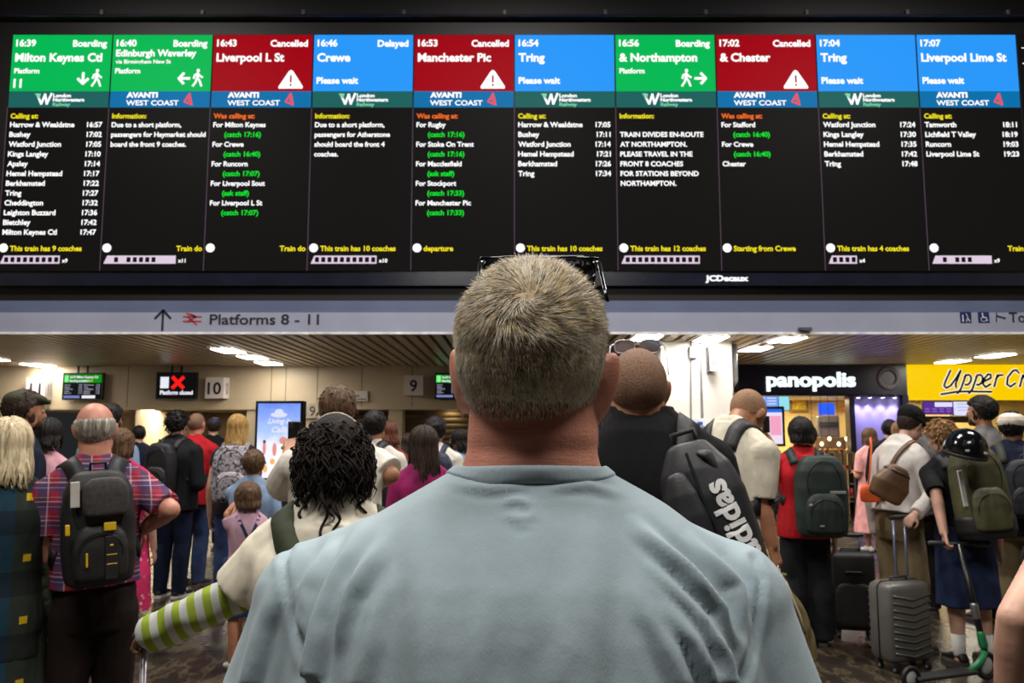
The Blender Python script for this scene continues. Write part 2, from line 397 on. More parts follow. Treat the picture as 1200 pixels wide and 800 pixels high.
# ---------------------------------------------------------------- departure board
WX0, WX1 = P(5.5, 175, YB).x, P(1200, 175, YB).x
CW = (WX1-WX0)/10; bm_ = CW/119.45
def bz(y): return P(600, y, YB).z
E_ = lambda n, c, s=1.0: glow('screen '+n, c, s)
SCR = {'G': E_('green', (2,184,84)), 'R': E_('red', (160,0,18)), 'B': E_('blue', (40,152,250)), 'LN': E_('dark teal', (30,98,94)), 'AV': E_('sea blue', (8,112,170)),
       'blk': E_('black', (20,17,17)), 'w': E_('white', (255,255,255), 1.15), 'y': E_('yellow', (250,232,30)), 'g': E_('lettering green', (0,235,50)), 'o': E_('orange', (255,110,30)),
       'mint': E_('mint', (130,215,170)), 'coral': E_('coral', (250,80,85)), 'lil': E_('pale pink outline', (225,205,225)), 'sep': E_('separator', (84,68,82))}
DATA = [
 ('16:39','Boarding','G','Milton Keynes Ctl','11','down','LN',[('y','Calling at:')]+[('t',a,b) for a,b in (('Harrow & Wealdstne','16:57'),('Bushey','17:02'),('Watford Junction','17:05'),('Kings Langley','17:10'),('Apsley','17:14'),('Hemel Hempstead','17:17'),('Berkhamsted','17:22'),('Tring','17:27'),('Cheddington','17:32'),('Leighton Buzzard','17:36'),('Bletchley','17:42'),('Milton Keynes Ctl','17:47'))],('L','This train has 9 coaches'),9,'x9'),
 ('16:40','Boarding','G','Edinburgh Waverley','','left','AV',[('y','Information:'),('w','Due to a short platform,'),('w','passengers for Haymarket should'),('w','board the front 9 coaches.')],('R','Train do'),-11,'x11'),
 ('16:43','Cancelled','R','Liverpool L St','','warn','AV',[('o','Was calling at:'),('w','For Milton Keynes'),('g','(catch 17:16)'),('w','For Crewe'),('g','(catch 16:40)'),('w','For Runcorn'),('g','(catch 17:07)'),('w','For Liverpool Sout'),('g','(ask staff)'),('w','For Liverpool L St'),('g','(catch 17:07)')],('R','Train do'),0,''),
 ('16:46','Delayed','B','Crewe','wait','','LN',[('y','Information:'),('w','Due to a short platform,'),('w','passengers for Atherstone'),('w','should board the front 4'),('w','coaches.')],('L','This train has 10 coaches'),10,'x10'),
 ('16:53','Cancelled','R','Manchester Pic','','warn','AV',[('o','Was calling at:'),('w','For Rugby'),('g','(catch 17:16)'),('w','For Stoke On Trent'),('g','(catch 17:16)'),('w','For Macclesfield'),('g','(ask staff)'),('w','For Stockport'),('g','(catch 17:33)'),('w','For Manchester Pic'),('g','(catch 17:33)')],('L','departure'),0,''),
 ('16:54','','B','Tring','wait','','LN',[('y','Calling at:')]+[('t',a,b) for a,b in (('Harrow & Wealdstne','17:05'),('Bushey','17:11'),('Watford Junction','17:14'),('Hemel Hempstead','17:21'),('Berkhamsted','17:26'),('Tring','17:34'))],('L','This train has 10 coaches'),10,'x10'),
 ('16:56','Boarding','G','& Northampton','','right','LN',[('y','Information:'),('',''),('w','TRAIN DIVIDES EN-ROUTE'),('w','AT NORTHAMPTON.'),('w','PLEASE TRAVEL IN THE'),('w','FRONT 8 COACHES'),('w','FOR STATIONS BEYOND'),('w','NORTHAMPTON.')],('L','This train has 12 coaches'),12,''),
 ('17:02','Cancelled','R','& Chester','','warn','AV',[('o','Was calling at:'),('w','For Stafford'),('g','(catch 16:40)'),('w','For Crewe'),('g','(catch 16:40)'),('w','Chester')],('L','Starting from Crewe'),0,''),
 ('17:04','','B','Tring','wait','','LN',[('y','Calling at:')]+[('t',a,b) for a,b in (('Watford Junction','17:24'),('Kings Langley','17:30'),('Hemel Hempstead','17:35'),('Berkhamsted','17:42'),('Tring','17:48'))],('L','This train has 4 coaches'),4,'x4'),
 ('17:07','','B','Liverpool Lime St','wait','','AV',[('y','Calling at:')]+[('t',a,b) for a,b in (('Tamworth','18:11'),('Lichfield T Valley','18:19'),('Runcorn','19:03'),('Liverpool Lime St','19:23'))],('R','Train d'),-9,'x9')]
bd = thing('departure_board', 'wide black electronic departure board of ten train columns hanging over the hall', 'departure board', (0, YB, bz(318)))
cap_ = lambda px: px*bm_
rel(MB().box((WX0-.06, YB+.03, bz(334)), (WX1+.6, YB+.1, bz(317))), bd).build('lower_trim', gloss, bd)
rel(MB().box((WX0-.6, YB+.015, bz(317)), (WX1+.6, YB+.1, bz(20))), bd).build('backing', black, bd)
rel(MB().box((WX0-.6, YB-.12, bz(24)), (WX1+.6, YB+.1, bz(21)), .01), bd).build('top_rail', gloss, bd)
br = MB().box((-.04,-.1,0), (.04,0,.1), .01); 
for i in range(10):
    rel(MB().box((WX0+(i+.9)*CW-.02, YB-.1, bz(23)), (WX0+(i+.9)*CW+.03, YB-.02, bz(15)), .008), bd).build('bracket', plain('grey bracket', (96,92,88), .35, .6), bd)
mb = MB(); text_into(mb, 'JCDecaux', P(827,328.5,YB).x, bz(328.6), YB+.022, cap_(6.5), bold=.05, wmax=50*bm_, squash=1); flatmesh(rel(mb, bd), 'maker_lettering', SCR['w'], bd)
def walker(mb, x, y0, s, flip=1):
    """walking figure; x, y0 in column pixels, s scale"""
    def q(a, b): return (x+(a*flip)*s*bm_, bz(y0+b*s))
    mb.add([(q(.5+1.9*math.cos(a), -9.2+1.9*math.sin(a))[0], yt, q(.5+1.9*math.cos(a), -9.2+1.9*math.sin(a))[1]) for a in np.linspace(0, 2*math.pi, 12, False)], [tuple(range(12))])
    w = 2.3*s*bm_
    for pts in ([(0,-6.5),(-.6,-1.5)], [(.6,-5.8),(.2,-2)], [(-.4,-1.5),(2.6,2.5),(4.6,8)], [(-.6,-1.5),(-1.8,3.4),(-5,8)], [(.2,-6),(-3.2,-4.2),(-4.4,-.6)], [(.2,-6),(3,-3),(5.4,-1.6)]):
        strokes(mb, [q(*p) for p in pts], w, yt)
for i, (tm, st, hc, dest, plat, icon, op, lines, foot, nco, xn) in enumerate(DATA):
    X = WX0+i*CW; yt = YB-.006; U = lambda u: X+u*bm_
    pn = rel(MB().box((X+.003, YB, bz(317)), (X+CW-.003, YB+.03, bz(40.5))), bd).build('departure_panel', SCR['blk'], bd)
    fl = {}
    def g(c): return fl.setdefault(c, MB())
    # blocks
    for nm, c, y0, y1 in (('status_block', hc, 107, 41), ('operator_strip', op, 126, 107)):
        flatmesh(rel(MB().add([(U(.8), YB-.003, bz(y0)), (U(118.6), YB-.003, bz(y0)), (U(118.6), YB-.003, bz(y1)), (U(.8), YB-.003, bz(y1))], [(0,1,2,3)]), bd), nm, SCR[c], pn)
    flatmesh(rel(MB().add([(U(-.5), YB-.004, bz(317)), (U(.5), YB-.004, bz(317)), (U(.5), YB-.004, bz(126)), (U(-.5), YB-.004, bz(126))], [(0,1,2,3)]), bd), 'separator', SCR['sep'], pn)
    w = g('w')
    text_into(w, tm, U(5), bz(54.3), yt, cap_(8.4), bold=.035); text_into(w, st, U(113), bz(54.6), yt, cap_(8.2), 'R', .035)
    small = dest.startswith('Edin')
    text_into(w, dest, U(5), bz(66 if small else 72), yt, cap_(8.4 if small else 10.3), bold=.035, wmax=cap_(110))
    if small: text_into(w, 'via Birmingham New St', U(5), bz(74.5), yt, cap_(5), bold=.02, wmax=cap_(76))
    if hc == 'G':
        text_into(w, 'Platform', U(5), bz(86), yt, cap_(6.4), bold=.03, wmax=cap_(35))
        if plat: text_into(w, plat, U(5), bz(102.5), yt, cap_(10.5), bold=.04)
    if plat == 'wait': text_into(w, 'Please wait', U(5), bz(98), yt, cap_(8), bold=.035)
    if icon == 'warn':
        A = [(U(94.5+10*math.cos(a)*0), 0) for a in ()]
        tri = [(80,104),(79.5,101.5),(91.5,83.5),(94,82),(96.5,83.5),(108.5,101.5),(108,104)]
        w.add([(U(a), yt, bz(b)) for a, b in tri], [tuple(range(len(tri)))])
        r_ = g(hc); strokes(r_, [(U(94), bz(89)), (U(94), bz(96.5))], 2*bm_, yt-.004); strokes(r_, [(U(94), bz(99)), (U(94), bz(100.6))], 2*bm_, yt-.004)
    elif icon:
        wx = 103 if icon != 'right' else 84
        walker(w, U(wx), 92.5, 1.05, 1)
        ax = 87 if icon != 'right' else 101
        d = {'down':(0,1), 'left':(-1,0), 'right':(1,0)}[icon]; n_ = (-d[1], d[0])
        f = lambda a, b: (U(ax+d[0]*a+n_[0]*b), bz(92+d[1]*a+n_[1]*b))
        strokes(w, [f(-6.5,0), f(5,0)], 3.2*bm_, yt); strokes(w, [f(.5,-6), f(6,0), f(.5,6)], 3.2*bm_, yt)
    # operator logo
    if op == 'AV':
        text_into(w, 'AVANTI', U(20), bz(114.3), yt, cap_(6.4), bold=.05, wmax=cap_(37), squash=1); text_into(w, 'WEST COAST', U(20), bz(123.5), yt, cap_(6.4), bold=.02, wmax=cap_(62), squash=1)
        c_ = g('coral'); strokes(c_, [(U(88.5), bz(119.3)), (U(94.5), bz(109.8)), (U(97.5), bz(122.8)), (U(88.5), bz(119.3))], 2*bm_, yt); strokes(c_, [(U(93.5), bz(114)), (U(94), bz(120))], 1.4*bm_, yt)
    else:
        strokes(w, [(U(34), bz(110.5)), (U(39.5), bz(122)), (U(43.5), bz(110.5)), (U(46), bz(122)), (U(51), bz(109.8))], 2.6*bm_, yt)
        m_ = g('mint'); m_.add([(U(31), yt-.001, bz(109.8)), (U(38.5), yt-.001, bz(109.8)), (U(37), yt-.001, bz(116.5))], [(0,1,2)])
        text_into(w, 'London', U(53), bz(114), yt, cap_(4.4), bold=.04, wmax=cap_(21), squash=1); text_into(w, 'Northwestern', U(53), bz(119), yt, cap_(4.4), bold=.04, wmax=cap_(37), squash=1)
        text_into(m_, 'Railway', U(53), bz(124.3), yt, cap_(4.2), bold=.03, wmax=cap_(21), squash=1)
    # body lines
    for j, ln in enumerate(lines):
        y = 138.7+11.45*j-(1.2 if j else 0)
        if ln[0] == 't': text_into(w, ln[1], U(4.5), bz(y), yt, cap_(6.3), bold=.03, wmax=cap_(81)); text_into(w, ln[2], U(113), bz(y), yt, cap_(6.3), 'R', .03)
        elif ln[0]: text_into(g(ln[0]), ln[1], U(18 if ln[0]=='g' else 4.5), bz(y), yt, cap_(6.0), bold=.03, wmax=cap_(111))
    # foot
    w.add([(U(7+5.2*math.cos(a)), yt, bz(290.5+5.2*math.sin(a))) for a in np.linspace(0, 2*math.pi, 16, False)], [tuple(range(16))])
    text_into(g('y'), foot[1], U(14.5 if foot[0]=='L' else 117), bz(294), yt, cap_(6.2), 'L' if foot[0]=='L' else 'R', .03)
    if nco:
        n = abs(nco); l_ = g('lil'); u0, u1 = 4, 4+7.2*n+4
        l_.add([(U(a), yt, bz(b)) for a, b in ((u0,309),(u1,309),(u1,299.5),(u0+4,299.5))], [(0,1,2,3)])
        d_ = g('blk')
        for c in range(n):
            a = u0+5+7.2*c
            if nco < 0 and c in (0, 2, 8, 9, 10): continue
            if nco < 0 and n == 9 and c in (6, 7): continue
            d_.add([(U(q), yt-.003, bz(b)) for q, b in ((a,307.2),(a+4.6,307.2),(a+4.6,301.4),(a,301.4))], [(0,1,2,3)])
        if xn: text_into(w, xn, U(u1+2.5), bz(307.5), yt, cap_(4.6), bold=.03)
    names = {'w':'white_lettering','y':'yellow_lettering','g':'green_lettering','o':'orange_lettering','R':'warning_mark','G':'mark','coral':'operator_symbol','mint':'operator_symbol','lil':'coach_diagram','blk':'coach_window'}
    for c, m in fl.items():
        if m.v: flatmesh(rel(m, bd), names.get(c, 'lettering'), SCR[c], pn)
# edge of a further screen at the right end
t = thing('side_screen', 'dark screen just beyond the right end of the departure board, cut by the frame', 'screen', (WX1+.05, YB-.02, bz(317)))
rel(MB().box((WX1+.03, YB-.03, bz(317)), (WX1+1.3, YB+.01, bz(41))), t).build('screen', SCR['blk'], t)
mb = MB()
for y in (57.5, 75.5, 115): strokes(mb, [(WX1+.05, bz(y)), (WX1+1.2, bz(y))], 1.1*bm_, YB-.034)
text_into(mb, '17:10', WX1+.12, bz(55), YB-.034, cap_(8.4), bold=.03); flatmesh(rel(mb, t), 'white_lettering', SCR['w'], t)
# ================================================================ pillar, shops, screens and signs
whitep = plain('white painted pillar', (226,222,218), .4, 0, .02, 2)
YP = 12.4
a, b = P(776, 480, YP).x, P(860, 480, YP).x
struct(MB().box((a, YP, 0), (b, YP+1.0, ZS+.06), .015).build('pillar', whitep))
greyp = plain('grey enamel', (120,120,124), .4); dk = plain('dark grey plastic', (44,44,48), .5)
def pp(x, y, Y=YP): return P(x, y, Y)
pm = pp(801,450).x-pp(800,450).x
t = thing('conduit', 'thin vertical cable conduit with a grey junction box on the white pillar', 'conduit', pp(811,418))
rel(MB().box(pp(807,420)+Vector((0,-.07,0)), pp(816,406)+Vector((0,0,0)), .01), t).build('junction_box', greyp, t)
rel(MB().tube([pp(809.5,420)+Vector((0,-.015,0)), pp(809.5,495)+Vector((0,-.015,0))], .012), t).build('pipe', greyp, t)
rel(MB().tube([pp(810,406)+Vector((0,-.03,0)), pp(809,400)+Vector((0,-.03,0))], .014), t).build('pipe', greyp, t)
rel(MB().box(pp(821.2,490)+Vector((0,-.006,0)), pp(822,400), 0), t).build('cover_strip', greyp, t)
t = thing('wall_speaker', 'narrow white box with a dark side projecting from the upper white pillar', 'speaker', pp(831,422))
rel(MB().box(pp(829,436)+Vector((0,-.2,0)), pp(836.5,408), .01), t).build('housing', whitep, t)
rel(MB().box(pp(827.5,437)+Vector((0,-.16,0)), pp(829.2,407), 0), t).build('side_plate', dk, t)
rel(MB().box(pp(831.3,429)+Vector((0,-.205,0)), pp(833.8,413)+Vector((0,-.19,0)), 0), t).build('label_strip', plain('blue grey strip', (110,120,150)), t)
t = thing('speaker_column', 'grey rounded column fixture hanging beside the right edge of the white pillar', 'speaker', (pp(867,424).x, YP+.4, pp(867,448).z))
rel(MB().rings([(pp(867,424).x, YP+.4, pp(867,452).z, .02, .03), (pp(867,424).x, YP+.4, pp(867,444).z, .07, .1), (pp(867,424).x, YP+.4, pp(867,399).z, .07, .1)]), t).build('housing', greyp, t, True)
rel(MB().box((pp(860,424).x, YP+.35, pp(860,424).z), (pp(866,424).x, YP+.45, pp(860,418).z)), t).build('bracket', dk, t)
t = thing('notice', 'small white notice with a blue mark low on the white pillar', 'notice', pp(822,494))
rel(MB().box(pp(810,500)+Vector((0,-.02,0)), pp(827,491), .004), t).build('plate', plain('white notice plate', (205,210,220), .4), t)
rel(MB().box(pp(817,498)+Vector((0,-.026,0)), pp(823,494)+Vector((0,-.02,0))), t).build('mark', plain('blue notice mark', (30,70,160), .4), t)

# ---------------------------------------------------------------- bakery shop
YS = 16.6
def q(x, y, Y=YS): return P(x, y, Y)
sm_ = q(901,450).x-q(900,450).x
navyp = plain('navy shop facia', (22,20,46), .3, 0, .05)
t = thing('shop_sign', 'navy bakery sign with glowing white rounded lettering right of the pillar', 'sign', q(965,463))
rel(MB().box(q(866,463), q(1062,427)+Vector((0,.35,0)), .01), t).build('sign_box', navyp, t)
mb = MB(); text_into(mb, 'panopolis', q(898,452).x, q(900,452.5).z, YS-.05, 17*sm_, bold=.028, wmax=104*sm_, squash=1)
ob = flatmesh(rel(mb, t), 'lettering', glow('sign white', (235,255,250), 1.6), t)
md = ob.modifiers.new('s', 'SOLIDIFY'); md.thickness = .04; md.offset = -1
mb = MB(); pts = [(q(1041,443).x+11*sm_*math.cos(a), YS-.01, q(1041,443).z+11*sm_*math.sin(a)) for a in np.linspace(0, 2*math.pi, 33)]
mb.tube(pts, 3*sm_, 8, False, .4, (0,1,0)); rel(mb, t).build('ring_motif', plain('grey ring motif', (92,84,92), .6, 0, .3, 40), t, True)
warm = plain('warm cream shop wall', (226,196,128), .5, 0, .06, 1)
x0, x1, x2 = q(866,500).x, q(1001,500).x, q(1063,500).x
zt = q(900,463).z
struct(MB().box((x0-.3, YS+2.6, 0), (x2+6, YS+2.7, ZS)).build('wall_shop_back', warm))
struct(MB().box((x0-.12, YS+.02, 0), (x0, YS+2.6, zt)).build('wall_shop_left', warm))
struct(MB().box((x0-.3, YS+.02, zt), (x2+6, YS+2.6, zt+.06)).build('ceiling_shop', plain('shop ceiling', (235,225,205), .6)))
purple = plain('lavender wall panel', (142,132,206), .4, 0, .04, 1)
struct(MB().box((x1, YS+.1, 0), (x2, YS+.3, zt)).build('wall_lavender', purple))
struct(MB().box((x1-.08, YS, 0), (x1+.03, YS+.2, zt)).build('trim_1', navyp)); struct(MB().box((x2-.06, YS, 0), (x2+.06, YS+.3, zt)).build('trim_2', navyp))
for j, px in enumerate((1008, 1022, 1037, 1051)):
    c = q(px, 465, YS-.12)
    t = thing('spotlight', 'small spotlight washing the lavender wall, %s from the left' % ('first','second','third','fourth')[j], 'spotlight', (c.x, YS-.02, zt), 0, 'spotlights over the lavender wall')
    MB().rings([(0,0,-.05,.035,.035), (0,0,0,.03,.03)], 12).build('can', dk, t); MB().disc((0,0,-.056), .03, .03, .008, 12, 'Z').build('lens', glow('spot lens', (225,220,255), 12), t)
    l = bpy.data.lights.new('spot_lamp', 'SPOT'); l.energy = 26; l.spot_size = R(70); l.spot_blend = .8; l.color = (.86,.84,1); l.shadow_soft_size = .03
    lo = bpy.data.objects.new('spot_lamp', l); COL.objects.link(lo); lo.parent = t; lo.location = (0, -.05, -.07); lo.rotation_euler = (R(22), 0, 0)
area('shop_lamp', ((x0+x1)/2, YS+1.3, zt-.05), (2.0, .8), 105, (1, .85, .55))
area('shop_lamp', (x2+1.5, YS+1.5, zt-.05), (2.6, .8), 100, (1, .86, .58))
# screens
def screen(name, label, px0, py0, px1, py1, Y, frame, cont, depth=.05, border=1.6):
    c = P((px0+px1)/2, py1, Y); t = thing(name, label, 'screen', c)
    b = abs(P(px0+border,py0,Y).x-P(px0,py0,Y).x)
    A, B = P(px0,py1,Y), P(px1,py0,Y)
    s = rel(MB().box(A, B+Vector((0,depth,0)), .008), t).build('casing', frame, t)
    by = {}
    def g(cn): return by.setdefault(cn, MB())
    yy = Y-.004
    def rect(cn, a, b_, d=0, e=None): 
        # fractions of the picture area
        X0, X1, Z0, Z1 = A.x+b, B.x-b, A.z+b, B.z-b
        u0, v0, u1, v1 = a[0], a[1], b_[0], b_[1]
        g(cn).add([(X0+(X1-X0)*u0, yy-d, Z1-(Z1-Z0)*v1), (X0+(X1-X0)*u1, yy-d, Z1-(Z1-Z0)*v1), (X0+(X1-X0)*u1, yy-d, Z1-(Z1-Z0)*v0), (X0+(X1-X0)*u0, yy-d, Z1-(Z1-Z0)*v0)], [(0,1,2,3)])
    def txt(cn, s_, u, v, cap, d=.004, al='L', wm=None, bold=.03, shear=0):
        X0, X1, Z0, Z1 = A.x+b, B.x-b, A.z+b, B.z-b
        text_into(g(cn), s_, X0+(X1-X0)*u, Z1-(Z1-Z0)*v, yy-d, cap*(Z1-Z0), al, bold, wm and wm*(X1-X0), shear)
    cont(rect, txt, g, (A.x+b, B.x-b, A.z+b, B.z-b, yy))
    for cn, m in by.items():
        flatmesh(rel(m, t), cn[1], cn[0], t)
    return t
SC_ = lambda n, c, s=1: glow('display '+n, c, s)
def tv_train(rect, txt, g, bb):
    rect((SC_('black',(14,13,16)),'picture'), (0,0), (1,1)); rect((SC_('green',(10,140,20)),'header'), (0,.02), (1,.36), .002)
    rect((SC_('pale green',(130,245,140)),'badge'), (.02,.05), (.13,.33), .004)
    W_ = (SC_('white',(235,235,245)),'white_lettering'); txt(W_, '16:39 Milton Keynes Ctl', .16, .17, .1, .006, wm=.74); txt(W_, 'Boarding at platform', .16, .32, .1, .006, wm=.52); txt((SC_('lime',(215,235,20)),'lime_lettering'), '11', .7, .32, .1, .006)
    D_ = (SC_('dim white',(165,165,185)),'call_list')
    for j in range(5):
        y = .47+.085*j; txt(D_, ('Harrow','Bushey','Watford Jn','Apsley','Hemel H')[j], .03, y, .055, .004); txt(D_, ('16:57','17:02','17:05','17:14','17:17')[j], .4, y, .055, .004)
        txt(D_, ('Berkhamsted','Tring','Cheddington','Leighton','Bletchley')[j], .54, y, .055, .004, wm=.26); txt(D_, ('17:22','17:27','17:32','17:36','17:42')[j], .86, y, .055, .004)
    rect((SC_('blue grey',(120,130,190)),'footer_bar'), (.02,.88), (.44,.98), .004); rect(W_, (.5,.87), (.85,.99), .006)
def tv_closed(rect, txt, g, bb):
    rect((SC_('black',(14,13,16)),'picture'), (0,0), (1,1)); W_ = (SC_('white',(235,235,245)),'white_lettering')
    rect(W_, (.08,.14), (.3,.62), .004); txt(W_, 'Platform closed', .08, .88, .17, .004, wm=.86, bold=.045)
    r_ = g((SC_('red',(250,30,25)),'red_cross')); X0, X1, Z0, Z1, yy = bb; w = X1-X0; h = Z1-Z0
    cx, cz, e = X0+w*.54, Z1-h*.38, h*.22
    strokes(r_, [(cx-e,cz-e),(cx+e,cz+e)], h*.16, yy-.005); strokes(r_, [(cx-e,cz+e),(cx+e,cz-e)], h*.16, yy-.006)
casing = plain('black screen casing', (12,12,13), .4)
Yt = YW-.16
for nm, l, r_, tp, bt, fn, lb in (('a',72,121.5,436.5,468.5,tv_train,'black platform screen with a green train header, left of the closed-platform screen'),
        ('b',182,231.5,436,467,tv_closed,'black platform screen showing a red cross and Platform closed'),
        ('c',509,558,437,467.5,tv_train,'black platform screen with a green header, partly behind the grey-haired head')):
    t = screen('platform_screen', lb, l, tp, r_, bt, Yt, casing, fn, .08)
    for px in (l+ (r_-l)*.4, l+(r_-l)*.62):
        A = P(px, tp, Yt+.04); rel(MB().box((A.x-.02, Yt+.03, A.z-.02), (A.x+.02, Yt+.05, ZS)), t).build('hanger', casing, t)
# number signs: white angled boxes
def number_box(num, px0, px1, py0, py1, label, side):
    A, B = P(px0, py1, YW-.2), P(px1, py0, YW-.2); t = thing('platform_number_sign', label, 'sign', (A.x, YW-.2, A.z), 0, None)
    w = B.x-A.x; h = B.z-A.z; wh = plain('white sign box', (226,216,212), .4, 0, .02)
    MB().loft([[(0,0,0), (w,0,0), (w+(.05 if side else 0),.19,0), (0,.19,0)], [(0,0,h), (w,0,h), (w+(.05 if side else 0),.19,h), (0,.19,h)]]).build('box', wh, t)
    mb = MB(); text_into(mb, num, w*.5, h*.2, -.006, h*.58, 'C', .02); flatmesh(mb, 'numeral', plain('black numeral', (24,22,24), .5), t)
    if side:
        mb = MB(); M = Matrix.Translation((w+.004, .01, 0)) @ Euler((0,0,math.atan2(.19,.05))).to_matrix().to_4x4()
        text_into(mb, num[-1:] if num != '11' else '11', .1, h*.2, -.006, h*.58, 'C', .0, wmax=.07, M=M); flatmesh(mb, 'numeral', plain('black numeral', (24,22,24), .5), t)
number_box('11', 29.5, 53.5, 442.5, 468, 'white box sign numbered 11, behind the man in the flat cap', True)
number_box('10', 240, 262.5, 442, 466.5, 'white box sign with the number 10 beside the closed-platform screen', True)
number_box('9', 473, 496, 439.5, 463, 'white square box sign with the number 9', False)
t = thing('notice_sign', 'small white sign with dark writing hanging left of the number 9 sign', 'sign', P(420,470,YW-.06))
rel(MB().box(P(404,470,YW-.06), P(431,458,YW-.06)+Vector((0,.06,0)), .005), t).build('plate', plain('white sign box', (226,216,212)), t)
mb = MB(); text_into(mb, '9  Exit', P(409,466,YW-.06).x, P(409,465,YW-.06).z, YW-.066, .06); strokes(mb, [(P(409,468,YW-.06).x, P(409,467.6,YW-.06).z), (P(429,468,YW-.06).x, P(409,467.6,YW-.06).z)], .02, YW-.066); flatmesh(rel(mb, t), 'lettering', plain('grey sign ink', (90,84,80)), t)
t = thing('wall_number', 'pale wall panel with a brown number 9 beside the advert screen', 'sign', P(366,490,YW-.05))
rel(MB().box(P(356,490,YW-.05), P(376,472,YW-.05)+Vector((0,.05,0)), .005), t).build('plate', plain('pale sign plate', (176,166,150)), t)
mb = MB(); text_into(mb, '9', P(366,487,YW-.05).x, P(366,487,YW-.05).z, YW-.056, .2, 'C'); flatmesh(rel(mb, t), 'numeral', plain('brown numeral', (86,70,58)), t)
# advertising totem
YA = 13.6
def ad(rect, txt, g, bb):
    X0, X1, Z0, Z1, yy = bb; w, h = X1-X0, Z1-Z0
    k = NT('display advert sky'); v = k.coord((1,1,1), 'Generated'); sp = k.n('ShaderNodeSeparateXYZ'); k.l(v, sp.inputs[0])
    c = k.ramp(k.math('ADD', sp.outputs[2], k.math('MULTIPLY', k.math('SUBTRACT', k.noise(k.coord((3,1,3)), 2), .5), .25)), [(.1,(246,238,250)),(.45,(236,238,255)),(.62,(170,198,252)),(1,(108,140,236))])
    k.l(c, k.b.inputs['Emission Color']); k.b.inputs['Emission Strength'].default_value = 1.1; k.b.inputs['Base Color'].default_value = (0,0,0,1)
    rect((k.m,'picture'), (0,0), (1,1))
    W_ = (SC_('white',(235,240,255),1.1),'script_lettering'); txt(W_, 'Living is', .24, .27, .07, .006, shear=.35); txt(W_, 'Calling', .34, .39, .08, .006, shear=.35)
    m = g((SC_('pale crest',(222,230,252)),'crest'))
    for (cx, cy, rx, ry) in ((.5,.11,.1,.035), (.5,.155,.2,.035)): m.add([(X0+w*(cx+rx*math.cos(a)), yy-.006, Z1-h*(cy+ry*math.sin(a))) for a in np.linspace(0,2*math.pi,16,False)], [tuple(range(16))])
    for cn, lst in (((SC_('skin',(232,150,140)),'figures'), ((.18,.6,.04,.09),(.42,.62,.05,.09),(.62,.5,.1,.05),(.8,.58,.07,.09))), ((SC_('pale shirt',(255,246,250),1.1),'shirts'), ((.6,.72,.22,.17),(.3,.85,.2,.1))), ((SC_('gold',(245,190,110)),'cups'), ((.38,.78,.06,.04),(.22,.88,.05,.05))), ((SC_('dark hair',(110,60,66)),'hair_shapes'), ((.18,.515,.035,.025),))):
        m = g(cn); d = {'figures':.006,'shirts':.004,'cups':.008,'hair_shapes':.009}[cn[1]]
        for (cx, cy, rx, ry) in lst: m.add([(X0+w*(cx+rx*math.cos(a)), yy-d, Z1-h*(cy+ry*math.sin(a))) for a in np.linspace(0,2*math.pi,14,False)], [tuple(range(14))])
t = screen('advert_screen', 'tall lit advertising screen with a blue beach picture in the middle of the hall', 296.5, 469.5, 355.5, 563, YA, casing, ad, .22, 3)
A, B = P(296.5, 563, YA), P(355.5, 563, YA)
rel(MB().box((A.x+.1, YA+.03, 0), (B.x-.1, YA+.19, A.z+.02), .01), t).build('plinth', dk, t)
# bakery fittings
def menu(rect, txt, g, bb):
    rect((SC_('menu blue',(120,160,245),1.0),'picture'), (0,0), (.68,1)); rect((SC_('menu aqua',(150,225,240)),'side_picture'), (.7,0), (1,1))
    W_ = (SC_('pale menu ink',(225,235,255)),'menu_lines')
    for j in range(5): rect(W_, (.06,.14+.16*j), (.3,.19+.16*j), .004); rect(W_, (.36,.14+.16*j), (.62,.19+.16*j), .004)
screen('menu_screen', 'blue lit menu screen high inside the bakery', 884, 459, 925, 481, YS+.6, casing, menu, .06, .6)
def kiosk(rect, txt, g, bb):
    rect((SC_('kiosk white',(240,225,245)),'picture'), (0,0), (1,1)); rect((SC_('kiosk blue',(40,110,230)),'top_bar'), (0,0), (1,.1), .003)
    rect((SC_('kiosk pink',(245,165,195)),'promotion'), (.5,.2), (.95,.75), .004); rect((SC_('kiosk pink',(245,165,195)),'promotion'), (.05,.3), (.4,.55), .004)
t = screen('order_kiosk', 'black framed self-order screen with pink picture in front of the bakery', 886, 476, 919, 523, YS-.5, casing, kiosk, .1, 3)
A, B = P(886, 523, YS-.5), P(919, 523, YS-.5); rel(MB().box(((A.x+B.x)/2-.08, YS-.47, 0), ((A.x+B.x)/2+.08, YS-.42, A.z+.02), .01), t).build('stand', dk, t)
t = thing('picture', 'small yellow framed picture on the bakery wall', 'picture', P(937,482,YS+2.5))
rel(MB().box(P(926,483,YS+2.5), P(947,461,YS+2.5)+Vector((0,.05,0)), .01), t).build('frame', plain('olive frame', (150,120,40)), t)
rel(MB().box(P(929,480,YS+2.48), P(944,464,YS+2.48)+Vector((0,.02,0))), t).build('print', plain('yellow print', (222,186,50), .5, 0, .2, 30), t)
t = tag(MB().ell(P(992,478,YS+2.5), (.13,.03,.1), None, 18, 8).build('wall_motif', plain('orange motif', (224,140,50)), None, True), 'round orange motif on the cream bakery wall', 'wall motif')
steel = plain('brushed steel', (150,146,138), .3, .8, .06)
Yc = YS+.5
t = thing('counter', 'bakery serving counter with grey front below the glass display', 'counter', (q(930,600).x, Yc, 0))
rel(MB().box((x0+.02, Yc, 0), (x1-.1, Yc+.6, .92), .01), t).build('body', plain('grey counter front', (96,84,74), .5), t); rel(MB().box((x0+.01, Yc-.03, .92), (x1-.09, Yc+.62, .97), .008), t).build('worktop', steel, t)
t = thing('coffee_machine', 'steel coffee machine with a blue display behind the bakery counter', 'coffee machine', P(972,512,YS+1.6))
